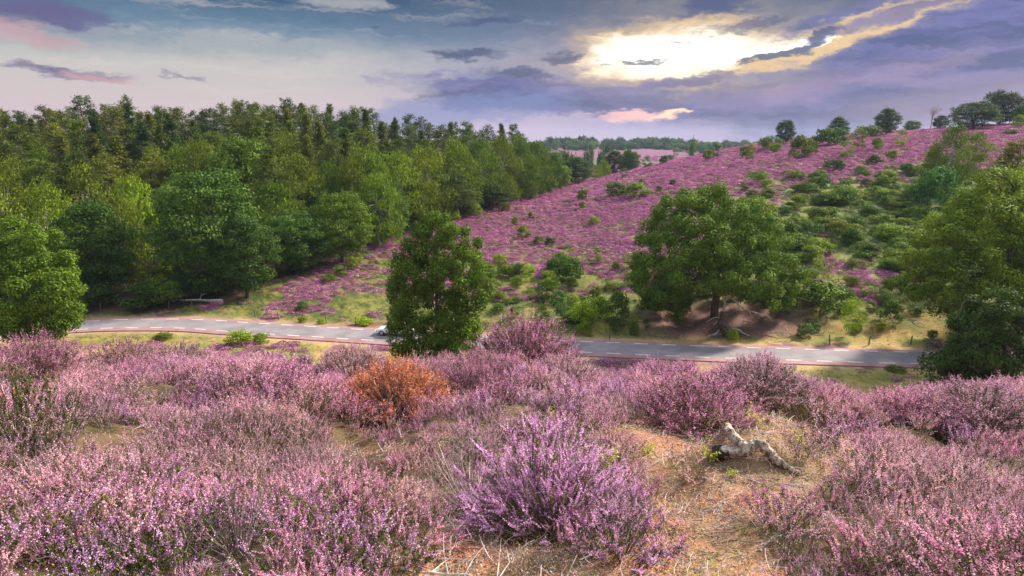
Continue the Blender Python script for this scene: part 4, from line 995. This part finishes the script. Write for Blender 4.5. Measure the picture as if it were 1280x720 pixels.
outline_tree('wide_tree', 1245, 70, {226: (1225, 1285), 244: (1200, 1330), 262: (1180, 1345), 282: (1160, 1360), 302: (1146, 1370), 322: (1136, 1375), 342: (1132, 1378), 362: (1138, 1378), 382: (1165, 1370), 396: (1190, 1360)}, .14, (.75, 1.35), 'wide yellow green tree right of the road end', 'wide', .38, step=15, seed=7, keep=.82)
outline_tree('oak_tree', 1245, 56, {378: (1215, 1275), 394: (1195, 1295), 412: (1188, 1300), 430: (1180, 1300), 446: (1172, 1300), 462: (1180, 1300), 476: (1190, 1300)}, .12, (.55, .95), 'dark low oak in front of the road at the right edge', 'dim', .2, step=13, seed=8)
# the old leaning tree: a wide umbrella of foliage that droops to the ground at both sides
ex = [(u_, v_-4, -1.8, r) for (u_, v_, r) in [(845, 388, .9), (850, 402, .8), (842, 396, .8), (856, 392, .8), (834, 386, .8), (838, 378, 1), (858, 384, .8), (862, 374, .8), (960, 375, .9), (970, 380, .8), (948, 368, .8), (805, 385, .8), (815, 382, .9), (965, 365, .9), (828, 376, 1), (848, 374, .9), (956, 384, .7), (968, 390, .6), (812, 372, 1), (822, 388, .7)]]
e_, g0, loc = outline_tree('old_tree', 893, None, {242: (852, 903), 256: (828, 950), 272: (814, 968), 290: (803, 982), 308: (797, 990), 326: (793, 994), 344: (790, 994), 360: (789, 992), 374: (796, 986)}, .135, (.7, 1.25),
    'large old spreading tree with drooping foliage and bare roots above the road', 'light', .42, step=13, skip=lambda u, v: v > 365 and 866 < u < 948, extra=ex, seed=9, base=ground(893, 397, 30), keep=.97)
sn = MB()
for pts, r0 in [([(893, 398, 0), (880, 404, -1), (874, 412, -2)], .1), ([(893, 399, 0), (900, 396, -.6), (906, 392, -1)], .1), ([(888, 378, 0), (870, 379, -1.5), (856, 377, -2.5)], .06)]:
    sn.tube(np.array([loc(*a_) for a_ in pts]), np.linspace(r0, r0*.4, len(pts)), 0, 5, wob=.3)
sn.obj('root', [M['dead']], e_)
# the broken snag in front of it
b = MB(); g1 = ground(908, 420, 30)
def l1(u, v, dy=0.): return at(u, v, g1[1]+dy)-g1
def curve(pts, r0, r1): 
    C_ = catrom([l1(*a_) for a_ in pts], 5); b.tube(C_, np.linspace(r0, r1, len(C_)), 0, 7, wob=.35)
curve([(912, 422), (907, 412), (901, 403), (904, 396), (903, 389)], .75, .22)
for pts, r0 in [([(910, 412), (922, 412), (930, 417), (938, 420)], .2), ([(906, 412), (898, 414), (893, 420)], .16), ([(905, 402), (897, 402), (891, 407)], .1), ([(903, 391), (906, 380), (904, 372), (907, 366)], .17), ([(897, 416), (885, 421), (878, 424)], .15), ([(914, 416), (925, 423), (941, 425)], .2), ([(904, 398), (893, 397), (884, 402)], .09), ([(906, 375), (913, 372), (921, 378), (924, 388)], .16),
                ([(922, 380), (930, 386), (936, 388), (940, 398)], .1), ([(915, 408), (926, 407), (929, 400), (928, 394)], .07), ([(910, 344), (920, 350), (929, 358), (931, 365)], .09), ([(906, 374), (911, 366), (916, 360)], .08), ([(936, 388), (948, 392), (958, 394), (966, 402)], .07)]:
    curve(pts, r0, r0*.3)
b.M[0][:] = 1; o_ = b.obj('snag', [M['dead'], M['deaddark']]); o_.location = tuple(g1); q(o_, label='broken dead stump with bleached twisting roots in front of the old spreading tree', category='dead stump')
# fallen trunk on the forest foot and bleached branches
b = MB(); pts = [(221, 375), (235, 375.5), (250, 375), (262, 376), (278, 377)]; C_ = np.array([ground(u, v+3, 60)+[0, 0, .35] for u, v in pts]); b.tube(C_, [.10, .13, .16, .2, .34], 0, 7, wob=.3)
b.tube(np.array([C_[2], C_[2]+[.3, 0, .7], C_[2]+[1.0, 0, .9]]), [.07, .05, .02], 0, 5); o_ = b.obj('fallen_tree', [M['dead']]); q(o_, label='white fallen trunk lying at the forest foot above the road bend', category='fallen trunk')
for (u0, v0, u1, v1, lab) in [(957, 418, 990, 419, 'pale fallen branch on the grass right of the dead stump'), (996, 419, 1030, 418, 'curved pale fallen branch near the right fence posts'), (1140, 402, 1156, 409, 'grey fallen log below the wide right tree')]:
    a_, c2 = ground(u0, v0, 40), ground(u1, v1, 40); pp, rr_ = limb(a_+[0, 0, .12], c2+[0, 0, .12], .08, .04, 7, .25); b = MB().tube(pp, rr_, 0, 5, wob=.3); o_ = b.obj('fallen_branch', [M['dead']]); q(o_, label=lab, category='branch')
# right side trees
tree_px('oak', 1275, 205, 90, 76, 'lime', 'bright green tree crown at the right edge above the wide tree', name='oak_tree')
tree_px('bush', 1190, 438, 60, 57, 'grey', 'dark bush at the foot of the low oak by the road end', name='bush', cat='bush')
tree_px('pine', 1262, 172, 70, 98, 'olive', 'olive pine half cut by the right edge above the wide tree', name='pine_tree')
for (k, u, vt, w, Y, ti, lab, nm) in [
 ('birch', 1190, 152, 58, 132, 'mid', 'tall birch on the right hillside above the blue green bush', 'birch_tree'),
 ('birch', 1168, 178, 34, 130, 'warm', 'shorter birch leaning on the left of the tall hillside birch', 'birch_tree'),
 ('young', 1222, 160, 38, 150, 'pale', 'young birch right of the tall hillside birch', 'birch_tree'),
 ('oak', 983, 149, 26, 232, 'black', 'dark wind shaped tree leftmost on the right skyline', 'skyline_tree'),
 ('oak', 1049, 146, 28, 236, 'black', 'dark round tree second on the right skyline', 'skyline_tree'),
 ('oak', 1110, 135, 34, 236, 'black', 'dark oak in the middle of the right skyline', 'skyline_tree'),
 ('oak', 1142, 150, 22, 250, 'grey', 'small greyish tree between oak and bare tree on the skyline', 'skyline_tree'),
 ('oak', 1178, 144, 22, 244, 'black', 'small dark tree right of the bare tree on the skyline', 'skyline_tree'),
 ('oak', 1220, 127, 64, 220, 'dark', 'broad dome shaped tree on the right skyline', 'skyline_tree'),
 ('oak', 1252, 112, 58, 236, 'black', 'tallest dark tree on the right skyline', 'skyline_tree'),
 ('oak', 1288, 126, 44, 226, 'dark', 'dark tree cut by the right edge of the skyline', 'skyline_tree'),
 ('oak', 768, 188, 30, 262, 'black', 'dark conical tree standing alone at the valley mouth', 'valley_tree'),
 ('oak', 788, 187, 30, 246, 'dark', 'dark tree at the top of the heather edge in the valley', 'valley_tree'),
 ('oak', 720, 196, 46, 212, 'dark', 'round dark tree right of the forest end', 'valley_tree'),
 ('young', 745, 204, 20, 226, 'lime', 'light green young tree between the dark valley trees', 'valley_tree'),
 ('oak', 700, 204, 34, 196, 'oak', 'green tree low against the forest end', 'valley_tree'),
 ('young', 755, 198, 20, 236, 'pale', 'pale green young tree left of the dark conical valley tree', 'valley_tree')]:
    tree_px(k, u, vt, w, Y, ti, lab, name=nm)
# bare tree on the skyline
b = MB(); pb = at(1163, 165, 236); pb[2] = Hs(pb[0], 236); 
def rec(p, d, l, r, dep):
    e1 = p+d*l; b.tube(np.array([p, (p+e1)/2+rng.normal(size=3)*l*.05, e1]), [r, r*.8, r*.6], 0, 4)
    if dep == 0: return
    for _ in range(3): rec(p+d*l*rng.uniform(.55, 1), norm((d+rng.normal(size=3)*.5+[0, 0, .15])[None])[0], l*.74, r*.58, dep-1)
rec(np.zeros(3), np.array([0, 0, 1.]), 3.6, .26, 4); o_ = b.obj('bare_tree', [M['dead']]); o_.location = tuple(pb); q(o_, label='bare leafless tree standing on the right skyline', category='tree')
# shrubs of the hillside: u, base v, width, height, tint, shape, label
HS = [
 (711, 353, 34, 24, 'dark', 'bush', 'large dark green round shrub in the middle of the hillside'), (676, 379, 16, 22, 'dark', 'juniper', 'dark upright shrub below the large round shrub'),
 (700, 400, 22, 32, 'blue', 'juniper', 'blue green juniper near the road left of the shrub thicket'), (715, 363, 14, 14, 'oak', 'bush', 'small green shrub under the large round shrub'),
 (676, 405, 14, 22, 'grey', 'juniper', 'grey green shrub left of the blue green juniper'), (730, 408, 30, 26, 'lime', 'bush', 'light green shrub right of the blue green juniper'),
 (752, 396, 26, 20, 'mid', 'bush', 'olive shrub in the thicket left of the old tree'), (770, 400, 30, 28, 'oak', 'bush', 'broad green shrub in the thicket nearest the old tree'), (772, 412, 16, 14, 'dark', 'bush', 'small round dark shrub at the thicket foot by the road'),
 (792, 418, 14, 12, 'oak', 'bush', 'small green shrub by the road left of the bare soil'), (808, 412, 9, 12, 'blue', 'juniper', 'tiny bluish shrub under the old tree left side'), (729, 419, 16, 14, 'pale', 'bush', 'pale green shrub at the roadside fence'),
 (745, 372, 16, 12, 'warm', 'bush', 'brownish shrub above the thicket'), (745, 328, 14, 16, 'lime', 'juniper', 'lime green sapling on the heather above the thicket'), (688, 306, 12, 8, 'dark', 'bush', 'dark low shrub high on the heather'),
 (625, 333, 18, 12, 'lime', 'bush', 'lime green shrub just right of the roadside tree'), (661, 351, 16, 18, 'lime', 'juniper', 'lime green sapling between roadside tree and round shrub'), (634, 345, 20, 12, 'olive', 'bush', 'olive low shrub right of the roadside tree'), (645, 362, 16, 14, 'pale', 'bush', 'pale shrub below the lime sapling'),
 (655, 298, 16, 12, 'lime', 'bush', 'bright lime shrub alone on the purple slope'), (674, 304, 12, 8, 'pale', 'bush', 'pale small shrub right of the bright lime one'), (643, 282, 9, 9, 'lime', 'bush', 'small lime shrub upper left of the purple slope'), (664, 275, 8, 8, 'pale', 'bush', 'small pale shrub near the birch edge'), (632, 264, 9, 9, 'pale', 'bush', 'small pale shrub at the foot of the birches'), (593, 270, 18, 12, 'lime', 'bush', 'lime green shrub at the foot of the birch row'), (679, 243, 10, 9, 'pale', 'bush', 'pale shrub below the right end of the forest'), (666, 251, 8, 7, 'oak', 'bush', 'green small shrub below the right end of the forest'),
 (727, 252, 14, 12, 'pale', 'bush', 'pale spreading shrub on the crest slope'), (728, 262, 10, 8, 'pale', 'bush', 'pale little shrub under the spreading one'), (743, 280, 12, 8, 'lime', 'bush', 'lime shrub on open heather left of the old tree'),
 (772, 246, 30, 14, 'dark', 'bush', 'dark low shrub left of two on the upper heather'), (798, 246, 32, 13, 'mid', 'bush', 'green low shrub right of the dark one on the upper heather'), (803, 234, 9, 9, 'dark', 'juniper', 'small dark juniper on the upper heather'), (840, 233, 8, 7, 'dark', 'bush', 'small dark shrub above the old tree'), (823, 240, 10, 6, 'dark', 'bush', 'low dark shrub above the old tree left side'), (780, 223, 9, 10, 'oak', 'juniper', 'green juniper on the crest below the valley trees'),
 (829, 206, 10, 9, 'dark', 'bush', 'dark round shrub on the far heather crest'), (808, 211, 12, 13, 'dark', 'juniper', 'dark juniper at the crest right of the valley trees'), (845, 197, 8, 10, 'oak', 'juniper', 'olive juniper on the far crest'), (862, 194, 8, 9, 'oak', 'juniper', 'round juniper on the far crest right of the olive one'), (874, 192, 9, 9, 'dark', 'juniper', 'dark juniper on the far crest'), (892, 199, 14, 16, 'blue', 'juniper', 'blue green juniper on the far crest'), (884, 202, 12, 12, 'pale', 'bush', 'pale shrub beside the blue green crest juniper'), (900, 189, 12, 6, 'oak', 'bush', 'low green shrub above the blue green crest juniper'), (836, 201, 10, 6, 'grey', 'bush', 'low grey shrub on the far crest'),
 (932, 198, 16, 12, 'blue', 'bush', 'bluish shrub left of the yellow green crest shrub'), (938, 204, 12, 20, 'olive', 'juniper', 'yellow green upright shrub on the right heather'), (963, 188, 24, 14, 'grey', 'bush', 'grey green shrub beneath the leftmost skyline tree'), (968, 192, 16, 10, 'lime', 'bush', 'lime shrub beneath the leftmost skyline tree'), (1000, 199, 26, 22, 'olive', 'bush', 'large olive shrub on the upper right heather'), (1012, 196, 16, 18, 'mid', 'bush', 'green shrub behind the large olive one'),
 (1030, 184, 30, 18, 'dark', 'bush', 'dark green thicket shrub under the round skyline tree'), (1048, 182, 26, 16, 'dark', 'bush', 'second thicket shrub under the round skyline tree'), (1085, 172, 24, 12, 'oak', 'bush', 'green shrub left of the skyline oak'), (1102, 170, 22, 14, 'oak', 'bush', 'green shrub right under the skyline oak'), (1136, 164, 16, 8, 'olive', 'bush', 'olive low shrub left of the bare tree'),
 (1072, 190, 18, 24, 'olive', 'juniper', 'tall olive shrub in the middle of the upper right heather'), (1058, 198, 18, 18, 'pale', 'juniper', 'pale shrub left of the tall olive one'), (1096, 188, 14, 12, 'pale', 'bush', 'pale low shrub right of the tall olive one'), (1126, 184, 14, 18, 'lime', 'juniper', 'lime upright shrub on the upper right heather'), (1114, 200, 13, 10, 'pale', 'bush', 'pale round shrub below the lime upright one'), (1272, 160, 14, 12, 'lime', 'bush', 'lime shrub under the right skyline trees'), (1262, 168, 14, 5, 'dark', 'bush', 'low dark shrub at the right skyline'),
 (1163, 264, 50, 42, 'blue', 'bush', 'big blue green round bush on the right hillside'), (1021, 384, 66, 26, 'mid', 'bush', 'wide green shrub right of the old tree'), (1018, 376, 30, 44, 'lime', 'juniper', 'light green spire rising out of the wide green shrub'), (1063, 423, 26, 42, 'lime', 'juniper', 'bright green sapling by the right roadside'), (1112, 403, 28, 22, 'oak', 'bush', 'round green shrub on the yellow grass at the right'), (1120, 372, 26, 24, 'mid', 'bush', 'green bush at the left foot of the wide tree'), (1164, 424, 12, 10, 'grey', 'bush', 'small grey shrub by the right fence'), (992, 386, 8, 8, 'dark', 'bush', 'tiny dark shrub right of the old tree'), (915, 428, 12, 15, 'lime', 'bush', 'bright green plant at the foot of the dead stump'),
 (1006, 420, 22, 12, 'dark', 'bush', 'dark low shrub on the brown ground right of the stump'), (1019, 414, 14, 8, 'dark', 'bush', 'small dark shrub beside the low one right of the stump'),
 (448, 332, 12, 14, 'lime', 'juniper', 'lime sapling at the forest corner'), (440, 338, 16, 14, 'lime', 'bush', 'lime shrub left of the forest corner sapling'), (425, 345, 18, 10, 'oak', 'bush', 'green low shrub at the edge of the grass bay'), (410, 352, 16, 8, 'oak', 'bush', 'green low shrub below the forest corner'), (377, 388, 16, 9, 'dark', 'bush', 'dark tussock on the grass bay'), (378, 403, 12, 6, 'lime', 'bush', 'small green plant on the far verge'), (403, 405, 10, 6, 'lime', 'bush', 'small green plant by a post on the far verge'), (455, 406, 24, 7, 'lime', 'bush', 'low green plants left of the white car'),
 (530, 280, 22, 12, 'lime', 'bush', 'lime shrub behind the left of the roadside tree'), (565, 277, 16, 12, 'lime', 'bush', 'lime shrub behind the top of the roadside tree'), (300, 430, 34, 14, 'lime', 'bush', 'bright green grassy bush on the near verge'), (325, 428, 24, 9, 'lime', 'bush', 'green low bush right of the bright one on the near verge'), (1120, 464, 20, 6, 'oak', 'bush', 'low green bush on the near verge at the right'), (205, 424, 22, 7, 'mid', 'bush', 'green low plant on the near verge at the left')]
for (u, v, w, h, ti, k, lab) in HS: shrub_px(k, u, v, w, h, ti, lab, group='shrubs of the heath')
for i in range(64):
    u, v = (rng.uniform(600, 800), rng.uniform(325, 412)) if i < 42 else (rng.uniform(975, 1150), rng.uniform(340, 422))
    w = rng.uniform(10, 22); shrub_px('bush' if rng.random() < .7 else 'juniper', u, v, w, w*rng.uniform(.4, .9), rng.choice(['oak', 'mid', 'olive', 'pale', 'dark', 'warm']), 'little green shrub dotted over the lower hillside above the road', group='little shrubs of the lower hillside')
# mass of rounded low shrubs on the right hillside, still one by one
n_ = 0
while n_ < 190:
    u, v = rng.uniform(930, 1215), rng.uniform(205, 345)
    if rng.random() > lut(GD, np.array([u]), np.array([v]))[0]: continue
    if inpoly(np.array([u]), np.array([v]), [(955, 330), (1060, 330), (1100, 420), (950, 420)])[0]: continue
    k_ = (v-150)/190; p = ground(u, v, 60)
    if p[1] > 200: continue
    w = rng.uniform(14, 34)*(.5+.6*k_); shrub_px('bush', u, v, w, w*rng.uniform(.36, .58), rng.choice(['oak', 'mid', 'mid', 'olive', 'pale', 'pale', 'dark', 'warm', 'grey']), 'rounded low green shrub in the thicket covering the right hillside', group='low shrubs of the right hillside'); n_ += 1
KIND['faroak'] = [broadleaf(14, 14, .0, 30, .5, 80+i, lobe=(.14, .22), flatb=.95, lo=.1, trunk_r=.2) for i in range(3)]; DIM['faroak'] = (14, 14)
# far trees: rim beyond the valley and scattered valley trees
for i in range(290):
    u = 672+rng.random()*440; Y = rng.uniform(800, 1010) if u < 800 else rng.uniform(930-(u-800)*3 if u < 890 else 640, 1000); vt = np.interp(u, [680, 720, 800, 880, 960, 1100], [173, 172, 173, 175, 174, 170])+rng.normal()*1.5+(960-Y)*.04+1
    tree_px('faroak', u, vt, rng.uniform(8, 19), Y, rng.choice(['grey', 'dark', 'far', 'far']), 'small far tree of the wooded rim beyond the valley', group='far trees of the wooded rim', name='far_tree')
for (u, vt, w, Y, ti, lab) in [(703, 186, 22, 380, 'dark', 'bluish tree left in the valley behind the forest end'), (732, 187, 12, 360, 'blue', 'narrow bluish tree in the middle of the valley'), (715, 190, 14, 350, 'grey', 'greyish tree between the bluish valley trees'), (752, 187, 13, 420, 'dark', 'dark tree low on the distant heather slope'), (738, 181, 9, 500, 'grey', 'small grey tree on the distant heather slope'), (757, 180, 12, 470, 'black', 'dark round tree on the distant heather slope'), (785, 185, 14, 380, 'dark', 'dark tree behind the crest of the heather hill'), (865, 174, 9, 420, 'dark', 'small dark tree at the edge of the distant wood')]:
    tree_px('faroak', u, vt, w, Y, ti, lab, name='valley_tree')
# ------------------------------------------------------------------ fence posts
pm = MB(); pm.tube([(0, 0, -.2), (.01, 0, .5), (0, .01, 1.0)], [.065, .06, .055], 0, 7, wob=.1); pme = pm.mesh('fence_post', [M['post']])
PX = [(126, 388, 'first post behind the left road bend'), (156, 387, 'second post behind the left road bend'), (183, 386, 'third post behind the left road bend'), (211, 386, 'fourth post behind the left road bend, beside the bushes'), (240, 384, 'post below the fallen white trunk'), (319, 396, 'post on the grass bay left of the low plants'), (348, 400, 'post between the grass bay and the road'), (378, 401, 'post beside the small green plant on the far verge'), (408, 403, 'post left of the brown gateway patch'), (445, 406, 'post at the right of the brown gateway patch'), (607, 414, 'post just right of the roadside tree'), (719, 420, 'post below the blue green juniper'), (762, 424, 'post below the shrub thicket'), (1037, 431, 'post leftmost of the four below the wide grass strip'), (1086, 431, 'post right of the bright green sapling'), (1138, 431, 'tilted post below the round green shrub'), (1188, 430, 'post at the left foot of the wide tree')]
for (u, v, lab) in PX:
    p = ground(u, v, 30); o = link(bpy.data.objects.new('fence_post', pme)); o.location = tuple(p); o.rotation_euler = (rng.normal()*.06, rng.normal()*.06+(.12 if 'tilted' in lab else 0), rng.random()*6); o.scale = (1.15, 1.15, 1.0 if u < 700 else .95+.25*rng.random())
    q(o, label='wooden fence '+lab, category='fence post', group='fence posts along the road')
# ------------------------------------------------------------------ car driving behind the roadside tree
def build_car():
    def pm_(name, col, rough, spec=.5, metal=0):
        m, t, out = mat(name); tc = t.n('ShaderNodeTexCoord'); n = t.noise(tc.outputs['Object'], 8, 3); b_ = bsdf(t, out, t.mix(1, col, t.m('MULTIPLY_ADD', n, .12, .94), 'MULTIPLY'), rough, spec); b_.inputs['Metallic'].default_value = metal; return m
    white = pm_('white_car_paint', (.78, .78, .80), .25); glass = pm_('dark_car_glass', (.03, .035, .045), .08, .8); rub = pm_('rubber', (.03, .03, .03), .8); rim = pm_('grey_wheel_rim', (.45, .45, .47), .35, .5, .6); lamp = pm_('headlight_glass', (.75, .78, .82), .1, .8); red = pm_('tail_light', (.5, .03, .03), .2); blk = pm_('black_trim', (.04, .04, .045), .6)
    e_ = link(bpy.data.objects.new('car', None)); q(e_, label='white car on the road, half hidden behind the roadside tree', category='car')
    # body: rounded cross sections along x
    sec = [(-2.05, .45, .72, .70), (-1.98, .30, .88, .80), (-1.4, .24, .92, .86), (-.6, .22, .94, .88), (.4, .22, .93, .88), (1.2, .24, .86, .87), (1.8, .28, .76, .82), (2.02, .34, .62, .70)]
    V = []; k = 12
    for (x, z0, z1, w) in sec:
        zc, hz = (z0+z1)/2, (z1-z0)/2
        for j in range(k):
            a = 2*math.pi*(j+.5)/k; c_, s_ = math.cos(a), math.sin(a); V.append((x, w*math.copysign(abs(c_)**.35, c_), zc+hz*math.copysign(abs(s_)**.45, s_)))
    Fq = [(i*k+j, i*k+(j+1) % k, (i+1)*k+(j+1) % k, (i+1)*k+j) for i in range(len(sec)-1) for j in range(k)]
    n0 = len(V); V += [(-2.06, 0, .58), (2.03, 0, .48)]
    for j in range(0, k, 2): Fq += [(n0, (j+2) % k, (j+1) % k, j)]; bb = (len(sec)-1)*k; Fq += [(n0+1, bb+j, bb+(j+1) % k, bb+(j+2) % k)]
    b = MB(); b.add(V, Fq)
    bo = b.obj('body', [white], e_, smooth=True)
    def cabin(name, xs, m, inset=0, ztop=1.45):
        b = MB(); x0, x1, x2, x3 = xs; w0, w1 = .80-inset, .62-inset
        V = [(x0, -w0, .88), (x0, w0, .88), (x3, w0, .86), (x3, -w0, .86), (x1, -w1, ztop), (x1, w1, ztop), (x2, w1, ztop), (x2, -w1, ztop)]
        b.add(V, [(0, 3, 2, 1), (4, 5, 6, 7), (0, 1, 5, 4), (1, 2, 6, 5), (2, 3, 7, 6), (3, 0, 4, 7)]); return b.obj(name, [m], e_)
    cabin('window_glass', (-1.85, -1.40, .25, 1.05), glass)
    b = MB(); b.box((-.58, 0, 1.47), (.88, .62, .035)); b.obj('roof', [white], e_, smooth=False)
    b = MB()
    for sy in (-1, 1):
        for (xa, za, xb, zb) in [(-1.85, .88, -1.42, 1.46), (1.05, .86, .27, 1.46), (-.35, .9, -.42, 1.46)]: b.tube([(xa, sy*.81, za), (xb, sy*.635, zb)], [.045, .045], 0, 5)
    b.obj('pillars', [white], e_)
    for sx in (-1.28, 1.30):
        for sy in (-1, 1):
            w_ = MB(); w_.tube([(sx, sy*.66, .31), (sx, sy*.70, .31), (sx, sy*.86, .31), (sx, sy*.885, .31)], [.28, .315, .315, .28], 0, 18); wo = w_.obj('wheel', [rub], e_)
            r_ = MB(); r_.tube([(sx, sy*.87, .31), (sx, sy*.90, .31)], [.20, .18], 0, 14); r_.obj('rim', [rim], wo)
    for sy in (-1, 1):
        b = MB(); b.box((1.93, sy*.56, .62), (.07, .14, .06)); b.obj('headlight', [lamp], e_); b = MB(); b.box((-1.99, sy*.62, .78), (.07, .12, .09)); b.obj('tail_light', [red], e_)
        b = MB(); b.box((.72, sy*.93, .95), (.06, .09, .06)); b.obj('wing_mirror', [white], e_)
    b = MB(); b.box((2.0, 0, .38), (.06, .55, .08)); b.obj('grille', [blk], e_)
    p = flat(494, 420.0, .03); s = np.argmin(((ROAD-p[:2])**2).sum(1)); tg = ROAD[s+1]-ROAD[s]; ang = math.atan2(tg[1], tg[0])
    nn = np.array([-math.sin(ang), math.cos(ang)]); c_ = ROAD[s]+nn*(.75); e_.location = (c_[0], c_[1], .03); e_.rotation_euler = (0, 0, ang+math.pi)
build_car()
# yellow flowers on the near verge
b = MB()
for i in range(26):
    a = rng.random()*6.28; d_ = norm(np.array([[math.cos(a)*.35, math.sin(a)*.35, 1]]))[0]; l = .7+.6*rng.random(); p0 = np.array([math.cos(a), math.sin(a), 0])*.3*rng.random(); b.tube(np.array([p0, p0+d_*l]), [.008, .005], 1, 3)
    n = 9; C = p0+d_*l+rng.normal(size=(n, 3))*.07; A, B = frame(unit(n)); b.quads(C, A*.05, B*.04, 0); C = p0+d_*l*rng.random((n, 1))+rng.normal(size=(n, 3))*.04; b.quads(C, A*.06, B*.02, 1)
ym = b.mesh('yellow_plant', [M['yellow'], M['grass']])
for (u, v, lab) in [(1163, 478, 'yellow flowering weed on the near verge left of the dark low oak'), (1182, 482, 'second yellow flowering weed against the dark low oak'), (1150, 470, 'small yellow flowering weed nearest the road end')]:
    p = at(u, v, 46); p[2] = Hs(p[0], 46); o = link(bpy.data.objects.new('yellow_weed', ym)); o.location = tuple(p); o.scale = (1.6, 1.6, 1.8); q(o, label=lab, category='weed', group='yellow weeds')
HAZE = True
# ------------------------------------------------------------------ air
def build_haze(dens=.00010):
    b = MB(); b.box((0, 0, 20), (2750, 2750, 34)); m = bpy.data.materials.new('thin_blue_haze'); m.use_nodes = True; t = NT(m.node_tree); out = t.n('ShaderNodeOutputMaterial')
    v = t.n('ShaderNodeVolumePrincipled'); v.inputs['Color'].default_value = (.55, .72, 1, 1); v.inputs['Density'].default_value = dens; v.inputs['Anisotropy'].default_value = .2
    t.t.links.new(v.outputs[0], out.inputs['Volume']); o = b.obj('haze', [m]); o['kind'] = 'stuff'; return o
if HAZE: build_haze()
